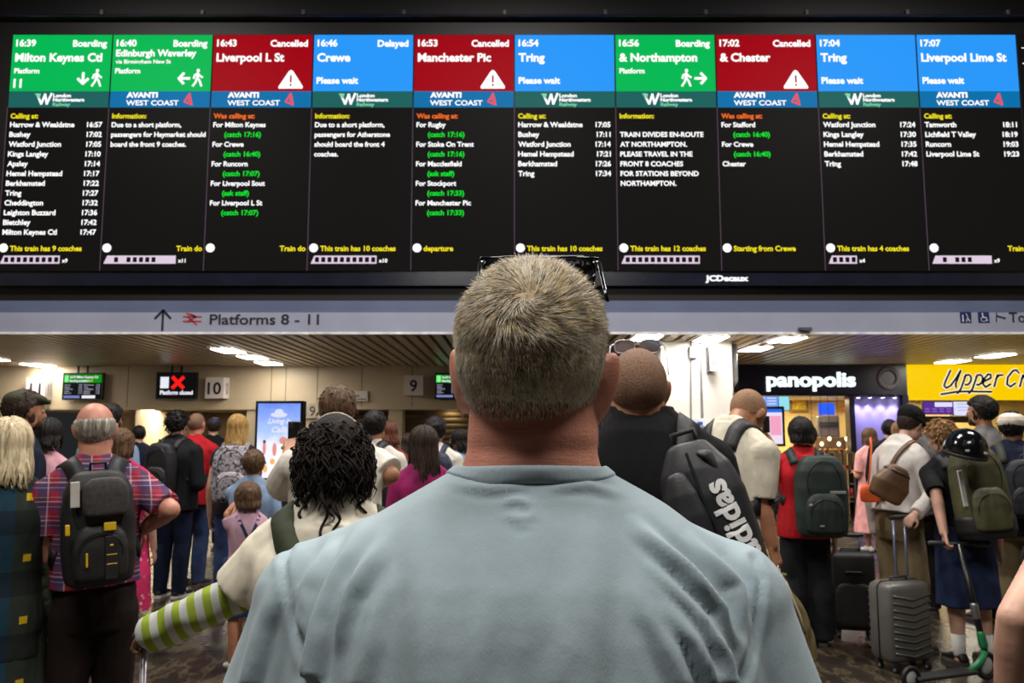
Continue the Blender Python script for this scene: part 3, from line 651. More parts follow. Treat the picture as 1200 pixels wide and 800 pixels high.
rel(MB().box(P(958,512,YS+1.6), P(984,487,YS+1.6)+Vector((0,.4,0)), .03), t).build('body', steel, t); rel(MB().box(P(960,500,YS+1.55), P(983,494,YS+1.55)+Vector((0,.05,0)), .01), t).build('spout_panel', dk, t)
rel(MB().box(P(960,486,YS+1.6), P(978,472,YS+1.6)+Vector((0,.05,0)), .01), t).build('display', glow('coffee display', (40,90,235), 1.2), t)
tag(MB().box((P(958,512,YS+1.6).x-.1, YS+1.5, 0), (P(984,512,YS+1.6).x+.1, YS+2.1, P(958,512,YS+1.6).z), .01).build('back_cabinet', plain('back counter', (120,96,70), .5)), 'brown back cabinet under the coffee machine in the bakery', 'cabinet')
# display rack with pastries
xa, xb = P(946,560,YS-.1).x, P(999,560,YS-.1).x
t = thing('display_rack', 'open steel bakery display rack of shelves in front of the counter', 'shelf rack', ((xa+xb)/2, YS-.1, 0))
zsh = [.28, .62, P(960,575,YS).z-.1, P(960,548,YS).z-.02, P(960,530,YS).z]
for z in zsh: rel(MB().box((xa, YS-.25, z-.02), (xb, YS+.35, z), .004), t).build('shelf', steel, t)
for x in (xa+.015, xb-.015):
    for y in (YS-.24, YS+.34): rel(MB().box((x-.015, y-.015, 0), (x+.015, y+.015, zsh[-1]+.02)), t).build('upright', steel, t)
pastm = [plain('golden pastry', (226,140,48), .5, 0, .25, 30), plain('brown pastry', (168,92,40), .5, 0, .25, 30), plain('glazed bun', (236,180,96), .4, 0, .2, 30)]
packm = [plain('pink packet', (190,70,90), .4, 0, .3, 20), plain('plum packet', (96,52,86), .4, 0, .3, 20), plain('red packet', (172,44,40), .4, 0, .3, 20)]
for r_, z in ((3, zsh[3]), (4, zsh[4])):
    for c in range(8):
        x = xa+.08+(xb-xa-.16)*c/7
        kind = (c+r_) % 3
        m = MB(); m.ell((0,0,.035), (.055,.045,.037), None, 12, 8); m.tube([(-.06,-.02,.03),(-.03,.0,.055),(.03,.0,.055),(.06,-.02,.03)], [.012,.03,.03,.012], 8)
        o = m.build('pastry', pastm[kind], None, True, (x, YS-.12, z)); o.rotation_euler = (0,0,c*.7)
        tag(o, ('golden pastry on the ' if kind==0 else 'brown pastry on the ' if kind==1 else 'pale glazed bun on the ')+('top' if r_==4 else 'second')+' shelf of the bakery rack', 'pastry', 'pastries on the '+('top' if r_==4 else 'second')+' rack shelf')
for c in range(10):
    x = xa+.06+(xb-xa-.12)*c/9
    o = MB().rings([(0,0,0,.035,.025), (0,0,.11,.04,.028), (0,0,.15,.03,.006), (0,0,.165,.032,.004)], 12, 3).build('snack_packet', packm[c%3], None, True, (x, YS-.15, zsh[2]))
    tag(o, ('pink','plum','red')[c%3]+' snack packet standing on the middle shelf of the bakery rack', 'packet', 'packets on the middle rack shelf')
for c in range(4):
    x = min(P(976+6*c, 540, YS+.7).x, x1-.5+.11*c)
    o = thing('bottle', ('red-capped bottle, the first','dark bottle, the second','pale bottle, the third','dark bottle, the last')[c]+' from the left on the bakery counter', 'bottle', (x, YS+.8, .97), 0, 'bottles on the bakery counter')
    hh = 1.05
    MB().rings([(0,0,0,.04,.04),(0,0,.2*hh,.04,.04),(0,0,.26*hh,.016,.016),(0,0,.3*hh,.016,.016)], 14).build('body', plain('bottle '+str(c), ((150,60,40),(50,34,28),(190,170,140),(40,44,40))[c], .15), o, True)
    MB().rings([(0,0,.3*hh,.019,.019),(0,0,.33*hh,.019,.019)], 12).build('cap', plain('bottle cap '+str(c%2), ((200,40,36),(30,30,30))[c%2], .4), o)
for c, px in enumerate((952, 963, 972, 983, 992)):
    cc = P(px, 514+(c%2)*6, YS+.3)
    cc.y = YS+.3; ob_ = MB().ell(cc, (.035,.035,.045), None, 12, 8).build('pendant_bulb', glow('small warm bulb', (255,232,190), 4), None, True); MB().tube([cc, (cc.x, cc.y, zt+.005)], .005, 6).build('cable', dk, ob_)
    t = tag(ob_, 'small warm glowing bulb over the bakery rack, %s from the left' % ('first','second','third','fourth','fifth')[c], 'bulb', 'bulbs over the bakery rack')
area('corridor_lamp', (P(90,480,YW+2).x, YW+2.2, ZL-.02), (2.2, .5), 130, (1, .86, .62)); area('corridor_lamp', (P(225,480,YW+2).x, YW+2.2, ZL-.02), (2.0, .5), 110, (1, .86, .62))
# ---------------------------------------------------------------- sandwich shop
yel = glow('yellow lit sign', (255,208,0), .97)
t = thing('shop_sign', 'bright yellow lit sandwich shop sign with black handwritten lettering', 'sign', q(1140,468))
rel(MB().box(q(1065.5,468), q(1320,427)+Vector((0,.3,0)), .01), t).build('sign_box', yel, t)
def upper(mb, w, y):
    S = lambda *pts: strokes(mb, [(q(a,b).x, q(a,b).z) for a, b in pts], w*sm_, y)
    def arc(cx, cy, rx, ry, a0, a1, n=9): return [(cx+rx*math.cos(a)-(math.sin(a)*ry)*.18, cy+ry*math.sin(a)) for a in np.linspace(a0, a1, n)]
    S((1113,434),(1107,447),(1105.5,452),(1108,454.5),(1113,452),(1119,444),(1125,434)); S((1125,434),(1119,450),(1119.5,454))
    for o in (0, 13.5):
        S((1131+o,439),(1125+o,456),(1121+o,461)); S(*arc(1132.5+o,445,4.6,6,-2.6,1.9))
    S((1152,447),(1160,443),(1160,439),(1157,438.5),(1153,443),(1151,450),(1154,453.5),(1160,450)); S((1168,439),(1164,453)); S((1166,444),(1170,439.5),(1174,439.5))
    S((1193,437),(1190,433.5),(1186,434.5),(1180,442),(1179,450),(1183,453),(1189,449)); S((1198,439),(1194,453)); S((1196,444),(1200,440),(1204,440)); S((1208,440),(1205,450),(1208,453),(1214,447),(1218,439),(1214,452)); S((1226,440),(1221,443),(1224,448),(1218,452)); S((1236,434),(1229,453)); S((1229,440),(1239,439))
    S((1102,462),(1120,459),(1134,458.5),(1161,459))
mb = MB(); upper(mb, 4.6, YS-.02); flatmesh(rel(mb, t), 'lettering_outline', glow('sign cream outline', (255,246,215), 1.0), t)
mb = MB(); upper(mb, 2.4, YS-.03); flatmesh(rel(mb, t), 'lettering', plain('black sign lettering', (16,14,8), .6, spec=.1), t)
def menu2(rect, txt, g, bb):
    rect((SC_('violet',(92,50,150)),'picture'), (0,0), (1,1)); rect((SC_('lilac',(225,225,255)),'panel'), (.38,.05), (.97,.42), .004)
    for j in range(4): rect((SC_('violet ink',(150,110,200)),'menu_lines'), (.05+.24*j,.55), (.2+.24*j,.62), .004); rect((SC_('violet ink',(150,110,200)),'menu_lines'), (.05+.24*j,.75), (.2+.24*j,.82), .004)
screen('menu_screen', 'violet menu screen under the yellow sign', 1082, 470, 1117, 485.5, YS+.5, casing, menu2, .06, .5)
def menu3(rect, txt, g, bb):
    rect((SC_('lilac',(225,225,255)),'picture'), (0,0), (1,1))
    for j in range(3): rect((SC_('grey menu ink',(180,185,225)),'menu_lines'), (.12,.15+.22*j), (.8,.22+.22*j), .004)
screen('menu_screen', 'pale white menu screen under the yellow sign, right of the violet one', 1117.5, 470, 1150, 487, YS+.5, casing, menu3, .06, .5)
x3 = q(1063,500).x
t = thing('counter', 'dark sandwich shop counter with olive front under the yellow sign', 'counter', (x3+2, YS+.5, 0))
rel(MB().box((x3+.1, YS+.5, 0), (x3+5, YS+1.1, .98), .01), t).build('body', plain('olive counter front', (66,56,40), .5), t); rel(MB().box((x3+.1, YS+.47, .98), (x3+5, YS+1.12, 1.03), .008), t).build('worktop', dk, t)
rel(MB().box((x3+.1, YS+1.0, q(1100,494).z), (x3+2.2, YS+1.4, q(1100,486).z), .01), t).build('canopy', plain('brown canopy', (70,54,38), .5), t)
c = P(1115, 505, YS+.8)
t = thing('heat_lamp', 'glowing warm lamp shade over the sandwich counter beside the cycle helmet', 'lamp', c)
rel(MB().rings([(c.x, c.y, c.z-.1, .13, .13), (c.x, c.y, c.z+.02, .12, .12), (c.x, c.y, c.z+.12, .05, .05)], 20), t).build('shade', glow('warm lamp shade', (255,236,170), 1.6), t, True)
rel(MB().tube([(c.x, c.y, c.z+.12), (c.x, c.y, zt)], .01), t).build('cable', dk, t)
struct(MB().box((-13.2, -6, 0), (-13, 23, 8.6)).build('wall_left', cream)); struct(MB().box((13, -6, 0), (13.2, 23, 8.6)).build('wall_right', cream))
# ================================================================ people
def skin_mat(name, c, vary=.08):
    if name in _M: return _M[name]
    k = NT(name); v = k.coord()
    k.l(k.ramp(k.noise(v, 14, 4), [(.3, tuple(x*(1-vary) for x in c)), (.7, tuple(min(255, x*(1+vary)) for x in c))]), k.b.inputs['Base Color'])
    k.b.inputs['Roughness'].default_value = .5; k.b.inputs['Subsurface Weight'].default_value = .08; k.b.inputs['Subsurface Radius'].default_value = (.012,.004,.002)
    k.b.inputs['Subsurface Scale'].default_value = .5
    k.bump(k.noise(v, 160, 3), .15, .002); _M[name] = k.m; return k.m
def hair_mat(name, c, c2=None, fib=(90,90,7), rough=.58):
    if name in _M: return _M[name]
    k = NT(name); v = k.coord(fib); c2 = c2 or tuple(min(255, x*1.5+8) for x in c)
    n = k.noise(v, 1.0, 4, .6)
    k.l(k.ramp(n, [(.3, tuple(x*.7 for x in c)), (.5, c), (.75, c2)]), k.b.inputs['Base Color']); k.b.inputs['Roughness'].default_value = rough
    k.b.inputs['Specular IOR Level'].default_value = .28
    k.bump(n, .5, .006); _M[name] = k.m; return k.m
SK = {'fair': skin_mat('fair skin', (206,160,138)), 'tan': skin_mat('tanned skin', (176,122,92)), 'pink': skin_mat('ruddy skin', (205,140,118)), 'brown': skin_mat('brown skin', (128,86,62)), 'dark': skin_mat('dark brown skin', (92,62,46))}
HR = {'black': hair_mat('black hair', (22,18,16)), 'dark': hair_mat('dark brown hair', (46,33,25)), 'brown': hair_mat('brown hair', (88,64,44)), 'auburn': hair_mat('auburn hair', (92,50,34)), 'blond': hair_mat('golden blond hair', (176,138,78), (226,190,120)),
      'pale': hair_mat('pale blond hair', (206,188,150), (240,226,196)), 'grey': hair_mat('grey hair', (150,142,132)), 'light': hair_mat('light brown hair', (132,98,62)), 'stub': hair_mat('cropped stubble', (132,100,80), (156,120,96), (200,200,200), .7)}
def merge(a, b, M=None):
    vs = b.v if M is None else [tuple(M@Vector(p)) for p in b.v]
    o = len(a.v); a.v += vs; a.f += [tuple(i+o for i in f) for f in b.f]; a.mi += b.mi; return a
HC, HRAD = Vector((0,-.008,.022)), Vector((.077,.099,.096))
def head_mb(neck=True, jaw=1.0):
    m = MB()
    m.ell(HC, HRAD, None, 28, 18)
    m.ell((0,.03,-.045), (.058*jaw,.058,.066), None, 20, 12); m.ell((0,.066,-.088), (.028*jaw,.024,.022), None, 14, 8)
    m.ell((0,.052,-.018), (.062,.042,.07), None, 18, 12)
    for s in (-1,1):
        m.ell((s*.05*jaw,.02,-.06), (.02,.035,.035), None, 12, 8)
        m.ell((s*.0,.086,.026), (.052,.013,.010), None, 14, 8)
        ear = MB(); ear.ell((0,0,.004), (.0075,.019,.031), None, 14, 10); ear.ell((-s*.004,.004,-.018), (.008,.012,.014), None, 10, 8)
        merge(m, ear, Matrix.Translation((s*.082,-.004,-.004)) @ Euler((R(-8), R(s*8), R(s*-24))).to_matrix().to_4x4())
    m.caps((0,.096,.016), (0,.114,-.026), .008, .0125, 10); m.ell((0,.106,-.03), (.017,.011,.009), None, 12, 8)
    m.ell((0,.092,-.056), (.023,.011,.0065), None, 12, 8); m.ell((0,.091,-.067), (.020,.011,.007), None, 12, 8)
    return m
def sines(amp, freq, seed, zs=.5):
    g = np.random.default_rng(seed); K = g.normal(size=(5,3))*freq; K[:,2] *= zs; ph = g.uniform(0, 6.28, 5)
    K2 = g.normal(size=(3,3))*freq*.4; p2 = g.uniform(0,6.28,3)
    def f(co, no):
        w = np.sin(co@K2.T+p2).sum(1)*.9
        h = sum(np.sin(co@K[i]+ph[i]+w) for i in range(5))/5
        return co+no*(amp*h)[:,None]
    return f
def hand_into(mb, wrist, d, n, side, H, curl=.45, spread=.06):
    """palm and five separate fingers; d points along the hand, n out of the palm, thumb on +s"""
    d = Vector(d).normalized(); n = Vector(n); n = (n-d*n.dot(d)).normalized(); s = d.cross(n)*side
    w = Vector(wrist); u = H/1.75
    pl = .085*u
    for o in (-.028, -.010, .009, .027): mb.caps(w+d*.012*u+s*o*.7*u, w+d*pl+s*o*u, .0125*u, .0105*u, 8, k=3)
    base = [(.029,.062,.0085), (.010,.070,.009), (-.010,.066,.0088), (-.029,.052,.0078)]
    for i, (o, L, r) in enumerate(base):
        p = w+d*(pl+.002*u)+s*o*u; ang = curl*.7; 
        for seg, fr in enumerate((.45,.31,.24)):
            dd = (d*math.cos(ang)+n*math.sin(ang)+s*(o*spread*10)).normalized(); q_ = p+dd*L*fr*u
            mb.caps(p, q_, r*(1-.1*seg)*u, r*(.92-.1*seg)*u, 8, k=3); p = q_; ang += curl*1.1
    p = w+d*.028*u+s*.026*u+n*.006*u; ang = 0
    for L, r in ((.034,.0115),(.028,.0098),(.022,.0088)):
        dd = (d*.72+s*(.62-ang*.8)+n*(.25+ang*.5)).normalized(); q_ = p+dd*L*u; mb.caps(p, q_, r*u, r*.9*u, 8, k=3); p = q_; ang += .35+.4*curl
def hair_cap(Mh, s, t, mat, parent, hairline=.05, nape=-.075, bald=0, lump=.25, seed=1, name='hair', side=.0, vol=(1,1,1)):
    bm = bmesh.new(); bmesh.ops.create_icosphere(bm, subdivisions=5, radius=1)
    for v in bm.verts:
        d = v.co.normalized()
        p = Vector((d.x*HRAD.x, d.y*HRAD.y, d.z*HRAD.z))+HC
        front = max(0, d.y)
        zlim = nape+(hairline-nape)*min(1, max(0, (p.y+.035)/.075))**.8
        m = min(1, max(0, (p.z-zlim)/.02+.5)); 
        if p.y > .0 : m *= min(1, max(0, (hairline+.045-front*.0)-0)) and 1
        if bald: m *= min(1, max(0, (bald-p.z)/.03+.5))
        nz = mnoise.noise(Vector((d.x*4+seed, d.y*4, d.z*3)))*lump + mnoise.noise(Vector((d.x*13, d.y*13+seed, d.z*8)))*lump*.6
        th = t*(1+nz)*(.55+.45*min(1,max(0,(p.z+.06)/.1)))
        off = th*m-.012*(1-m)
        nn = Vector((d.x/HRAD.x, d.y/HRAD.y, d.z/HRAD.z)).normalized()
        v.co = Mh @ ((p+Vector((nn.x*vol[0], nn.y*vol[1], nn.z*vol[2]))*off)*s)
    bm.verts.index_update(); me = bpy.data.meshes.new(name); bm.to_mesh(me); bm.free(); me.materials.append(mat)
    me.polygons.foreach_set('use_smooth', [True]*len(me.polygons))
    o = bpy.data.objects.new(name, me); COL.objects.link(o); o.parent = parent; return o
def locks(mb, Mh, s, length, n=90, az=(-135,135), wave=.006, rad=.009, seed=1, curl=0, inner=0, puff=.012, top=70, backy=-.135, low=None, ends=.6, jit=.25):
    """strands of long hair from the parting over the scalp and then hanging; length is below the head centre"""
    g = random.Random(seed); Mi = Mh.inverted(); 
    for i in range(n):
        a = R(g.uniform(*az)); ph = g.uniform(0, 6.28); L = length*g.uniform(1-jit, 1.0); pf = puff*g.uniform(.5,1.15)
        pts = []; e0 = R(top*g.uniform(.5,1.2))
        steps = 9
        for k_ in range(steps):                     # over the scalp
            e = e0*(1-k_/(steps-1))+R(-12)*(k_/(steps-1))
            d = Vector((math.sin(a)*math.cos(e), -math.cos(a)*math.cos(e), math.sin(e)))
            p = Vector((d.x*(HRAD.x+pf), d.y*(HRAD.y+pf), d.z*(HRAD.z+pf)))+HC; pts.append(p*s)
        m = 14; p0 = pts[-1]; down = (Mi.to_3x3()@Vector((0,0,-1))).normalized()
        for k_ in range(1, m+1):
            f = k_/m; p = p0+down*(L*f); p = Vector(p); 
            q_ = p0.copy()
            p.x += p0.x*(-.18*inner*f); 
            if p0.y < 0.03: p.y += (min(backy*s, p.y)-p.y)*min(1, f*1.4)*(0.8 if abs(p0.x) < .07*s else .35)
            if curl:
                th = ph+f*L*curl; p += Vector((math.cos(th), math.sin(th), 0))*wave*min(1, f*4)
            else: p += Vector((math.sin(ph+f*5), math.cos(ph*1.7+f*4), 0))*wave*f
            pts.append(p)
        N = len(pts); rr = [rad*s*(.45 if j == 0 else (1 if j < N*.6 else max(.12, 1-(j-N*.6)/(N*.4)*(1-ends*.35)))) for j in range(N)]
        mb.tube([Mh@p for p in pts], rr, 6, True, .55)
    return mb
def shoe(side, H, mat, sole, parent, M, sandal=False, name='shoe'):
    u = H/1.75; m = MB()
    prof = [(-.085,.028,.05), (-.06,.036,.075), (-.01,.038,.088), (.04,.042,.07), (.09,.046,.052), (.14,.042,.042), (.165,.025,.03)]
    rr = []
    for (y, w, h) in prof: rr.append([((w*math.copysign(abs(math.cos(t))**.8, math.cos(t)))*u, y*u, (h/2+.012+(h/2)*math.copysign(abs(math.sin(t))**.8, math.sin(t)))*u) for t in np.linspace(0, 2*math.pi, 14, False)])
    m.loft(rr); m.xf(M); o = m.build(name, mat, parent, True)
    m2 = MB(); out = [(-.092,.0), (-.085,.03), (0,.037), (.06,.046), (.13,.046), (.17,.026), (.178,0)]
    pts = [(w*u, y*u) for y, w in out]+[(-w*u, y*u) for y, w in out[::-1][1:-1]]
    m2.loft([[(a_, b_, 0.001) for a_, b_ in pts], [(a_*1.03, b_, .012*u) for a_, b_ in pts], [(a_, b_, .026*u) for a_, b_ in pts]]); m2.xf(M); m2.build('sole', sole, o)
    return o
HR['fairstub'] = hair_mat('fair cropped stubble', (158,120,92), (186,148,114), (200,200,200), .7)
SOLE = plain('shoe sole', (70,66,62), .7); SOLEW = plain('white shoe sole', (214,210,204), .7)
def smooth_profile(T, n=26):
    a = np.array(T); z = np.linspace(a[0,0], a[-1,0], n); c = [np.interp(z, a[:,0], a[:,k]) for k in (1,2)]
    for i in range(2):
        for _ in range(3): c[i][1:-1] = (c[i][:-2]+2*c[i][1:-1]+c[i][2:])/4
    return [(float(z[i]), float(c[0][i]), float(c[1][i])) for i in range(n)]
def person(label, px, pytop, Y, rz=0, H=None, hair=('short','dark'), skin='fair', sex='m', bulk=1.0, shirt=None, sleeve=.6, hem=.47, loose=1.0, legs=('trousers', None), shoes=(None, None), armL='down', armR='down',
           lean=0, slean=0, yaw=0, pitch=0, roll=0, vox=.009, child=False, face=False, beard=None, stance=.055, collar=None, group=None, hairt=.016, bow=0, neckr=1.0, handcurl=(.45,.45), headdrop=0, jaw=1.0, shirtdisp=.004):
    """one standing figure; arms are 'down' or ('px', (ex,ey,dy), (hx,hy,dy)) or ('loc', elbow, hand) in units of height"""
    top = P(px, pytop, Y)
    hairup = {'short':hairt*.9,'buzz':.004,'bald':.0,'long':.014,'curly':.03,'bob':.02,'none':0}.get(hair[0], .01)
    if H is None:
        H = top.z-hairup
    u = H/1.75; hs = u*(.233/.2333) if not child else u*1.28*(1.75/1.75)
    if child: hs = .21/.233
    rz = rz-math.degrees(math.atan2(top.x, Y))
    root = thing('person', label, 'person', (top.x, Y, 0), R(rz), group); MW = Matrix.Translation((top.x, Y, 0)) @ Matrix.Rotation(R(rz), 4, 'Z'); MWi = MW.inverted()
    piv = Vector((0,0,.53*H))
    Mup = Matrix.Translation(piv) @ Euler((R(-lean), R(slean), 0)).to_matrix().to_4x4() @ Matrix.Translation(-piv)
    # keep the head over the asked pixel: shift the feet back when leaning
    f = sex == 'f'
    sw = (.098 if f else .110)*(.92 if child else 1)*(.5+.5*bulk); 
    T = [(.47,.094 if f else .090,.068),(.52,.100 if f else .096,.070),(.57,.090 if f else .092,.064),(.63,.078 if f else .088,.058),(.70,.088 if f else .098,.064),(.755,.098 if f else .110,.066),(.785,.094 if f else .108,.060),(.81,.078 if f else .088,.050),(.83,.056 if f else .062,.044),(.85,.040,.040)]
    T = [(z, w*bulk if z < .8 else w*(.6+.4*bulk), d*bulk) for z, w, d in T]
    T = smooth_profile(T)
    hump = lambda z: -.012*min(1, max(0, (z-.6)/.14))
    # ---- head transform
    nk = Vector((0, -.012, .845))*H
    Mh = Mup @ Matrix.Translation(nk) @ Euler((R(-pitch), R(roll), R(yaw))).to_matrix().to_4x4()
    if child: hz = H-.845*H-(HC.z+HRAD.z)*hs
    else: hz = H-.845*H-(HC.z+HRAD.z)*hs
    Mh = Mh @ Matrix.Translation((0, .022*u, hz-headdrop))
    body = MB()
    merge(body, head_mb(jaw=jaw), Mh @ Matrix.Scale(hs, 4))
    t_ = MB(); t_.caps(nk+Vector((0,.004,-.03))*H, (0,0,0), .036*H, .034*H) if False else None
    hb = Mh @ Vector((0,-.012*hs,-.05*hs))
    body.caps(Mup@(nk+Vector((0,.002,-.025))*H), hb, .036*H*neckr*(.86 if f or child else 1), .033*H*neckr*(.86 if f or child else 1), 16)
    up = MB(); up.rings([(0, hump(z)*H, z*H, w*H, d*H) for z, w, d in T], 24, 2.2); 
    merge(body, up, Mup)
    # ---- arms
    for sd in (-1,1):
        body_tr = MB().caps(Vector((sd*.014,-.016,.852))*H, Vector((sd*sw*.86,-.012,.797))*H, .026*H, .024*H, 12); merge(body, body_tr, Mup)
    arms = {}
    for sd, spec in ((-1, armL), (1, armR)):
        S = Vector((sd*sw, -.010, .780))*H
        if spec == 'down': E_, Wd = S+Vector((sd*.030,-.012,-.172))*H, S+Vector((sd*.030,.022,-.325))*H
        elif spec == 'front': E_, Wd = S+Vector((sd*.035,-.01,-.17))*H, S+Vector((-sd*.03,.14,-.14))*H
        elif spec[0] == 'loc': E_, Wd = Vector(spec[1])*H, Vector(spec[2])*H
        else:
            MM = (MW @ Mup).inverted()
            E_ = MM @ P(spec[1][0], spec[1][1], Y+spec[1][2]); Wd = MM @ P(spec[2][0], spec[2][1], Y+spec[2][2])
        arms[sd] = (S, E_, Wd)
        r0, r1, r2 = (.026 if f else .031)*(.5+.5*bulk)*H, (.020 if f else .0245)*(.6+.4*bulk)*H, (.0145 if f else .0165)*H
        a = MB(); a.ell(S+Vector((-sd*.004*H,0,-.002*H)), (r0*1.18, r0*1.12, r0*1.18), None, 14, 10); a.caps(S, E_, r0, r1, 14)
        mid = E_.lerp(Wd, .3); a.caps(E_, mid, r1*.98, r1*1.03, 14); a.caps(mid, Wd, r1*1.0, r2, 14)
        dirn = (Wd-E_).normalized(); med = Vector((-sd,0,0)) if abs(dirn.x) < .8 else Vector((0,0,-1))
        if spec not in ('down',) and abs(dirn.z) < .75: med = Vector((-sd*.2,0,-1))
        c_ = handcurl[0] if sd < 0 else handcurl[1]
        sgn = 1
        nn = med; tt = dirn.cross(nn)
        fw = Vector((0,.7,.7)); side = 1 if tt.dot(fw) > 0 else -1
        hand_into(a, Wd, dirn, nn, side, H*(1 if not child else .95), c_)
        merge(body, a, Mup)
    # ---- legs
    legs_ = {}
    for sd in (-1,1):
        hp = Vector((sd*.048*bulk,0,.49))*H; kn = Vector((sd*(stance*.95),.012,.285))*H; an = Vector((sd*stance,-.012,.045))*H
        legs_[sd] = (hp, kn, an); k1 = .92 if f else 1
        body.caps(hp, kn, .054*H*(.5+.5*bulk), .034*H*k1, 16); cf = kn.lerp(an, .32)+Vector((0,-.008*H,0)); body.caps(kn, cf, .032*H*k1, .0345*H*k1, 16); body.caps(cf, an, .034*H*k1, .0205*H*k1, 16)
        body.caps(an+Vector((0,-.012*H,-.022*H)), an+Vector((sd*.008*H,.085*H,-.03*H)), .02*H, .0145*H, 12)
    bo = fuse(body, 'body', vox, SK[skin], root, 3)
    # ---- shirt
    res = {'root': root, 'MW': MW, 'Mup': Mup, 'Mh': Mh, 'hs': hs, 'H': H, 'arms': arms, 'Y': Y, 'x': top.x, 'bulk': bulk}
    if shirt is not None:
        g = MB(); lo = .010*H*loose; us = MB()
        wmax = max(w for z, w, d in T if .68 < z < .78)
        rr = []
        for z, w, d in T:
            if z < hem-.005 or z > .848: continue
            ww = w if z > .74 else max(w, wmax*(.80 if f else .90)*(.92+.08*loose))
            rr.append((0, hump(z)*H, z*H, ww*H+lo, d*H+lo*1.3))
        rr.insert(0, (0, hump(hem)*H, hem*H, rr[0][3]+.003*H, rr[0][4]+.003*H))
        rr.append((0, -.012*H, .858*H, .0405*H*neckr+.004, .042*H+.003))
        us.rings(rr, 24, 2.3)
        if collar: us.rings([(0,-.008*H,.835*H,.044*H*neckr+.006,.044*H+.006),(0,-.004*H,.872*H,.039*H*neckr+.006,.041*H+.006)], 20)
        for sd in (-1,1):
            S, E_, Wd = arms[sd]; r0 = (.026 if f else .031)*(.5+.5*bulk)*H*1.06+lo*.7
            us.ell(S+Vector((-sd*.004*H,0,0)), (r0*1.1, r0*1.08, r0*1.1), None, 14, 10)
            us.caps(Vector((sd*.014,-.016,.848))*H, Vector((sd*sw*.9,-.012,.793))*H, .026*H+lo*.8, .026*H+lo*.8, 12)
            if sleeve <= 1: us.caps(S, S.lerp(E_, sleeve), r0, r0*(.96 if loose < 1.4 else 1.1), 16, True, False)
            else:
                us.caps(S, E_, r0, r0*.86, 16); us.caps(E_, E_.lerp(Wd, min(.97, sleeve-1)), r0*.86, r0*.68, 16, True, False)
        merge(g, us, Mup)
        so = fuse(g, 'shirt', vox, shirt, root, 4, disp=sines(shirtdisp*u, 26/u, hash(label) % 999 if False else len(label)))
        res['shirt'] = so; so.data.name = 'shirt'
        bm = bmesh.new(); bm.from_mesh(so.data); res['bvh'] = BVHTree.FromBMesh(bm); bm.free()
    # ---- lower garments
    kind, lm = legs[0], legs[1]
    if lm is not None:
        g = MB(); b_ = bulk
        if kind in ('trousers', 'wide', 'shorts'):
            hipw = max(w for z, w, d in T if z < .6)
            g.rings([(0,0,.575*H,.089*b_*H+.006,.064*b_*H+.006),(0,0,.54*H,hipw*H+.008,.072*b_*H+.008),(0,0,.49*H,hipw*H+.008,.074*b_*H+.008),(0,0,.45*H,hipw*H*.98,.068*b_*H+.006)], 22, 2.2)
            wd = 1.35 if kind == 'wide' else 1.0
            for sd in (-1,1):
                hp, kn, an = legs_[sd]
                if kind == 'shorts':
                    e = kn+Vector((sd*.004*H,0,.0*H)); g.caps(hp, e.lerp(kn, 1), .060*H*(.5+.5*b_), .062*H, 16, True, False)
                else:
                    g.caps(hp, kn, .058*H*(.5+.5*b_), .045*H*wd, 16); cf = kn.lerp(an, .32)+Vector((0,-.007*H,0)); g.caps(kn, cf, .045*H*wd, .0455*H*wd, 16); g.caps(cf, an+Vector((0,.002*H,-.022*H)), .045*H*wd, .037*H*wd, 16, True, False)
        elif kind in ('dress', 'skirt'):
            z1 = legs[2]; hipw = .106*b_; fl = legs[3] if len(legs) > 3 else 1.5
            zt_ = .58 if kind == 'skirt' else .66
            rr = [(0,0,zt_*H,.084*b_*H,.064*b_*H)]
            for f_ in (.2,.45,.7,1): z = .54+(z1-.54)*f_; rr.append((0,0,z*H,hipw*H*(1+(fl-1)*f_)+.006,(.075*b_*H+.006)*(1+(fl-1)*f_)))
            rr.insert(1, (0,0,.54*H,hipw*H+.004,.076*b_*H)); rr.sort(key=lambda r: -r[2]); g.rings(rr[::-1], 26, 2)
        nm = {'trousers':'trousers','wide':'trousers','shorts':'shorts','dress':'dress_skirt','skirt':'skirt'}[kind]
        res['legs'] = fuse(g, nm, vox*1.1, lm, root, 4, disp=sines(.006*u, 24/u, 5+len(label), .35))
    # ---- shoes
    if shoes[0] is not None:
        for sd in (-1,1):
            an = legs_[sd][2]; M = Matrix.Translation((an.x, an.y+.012*H, 0)) @ Matrix.Rotation(R(-sd*8), 4, 'Z')
            shoe(sd, H, shoes[0], shoes[1] or SOLE, root, M)
    # ---- hair
    kh = hair[0]; hm = HR[hair[1]] if kh != 'none' else None; sd_ = len(label)+int(px)
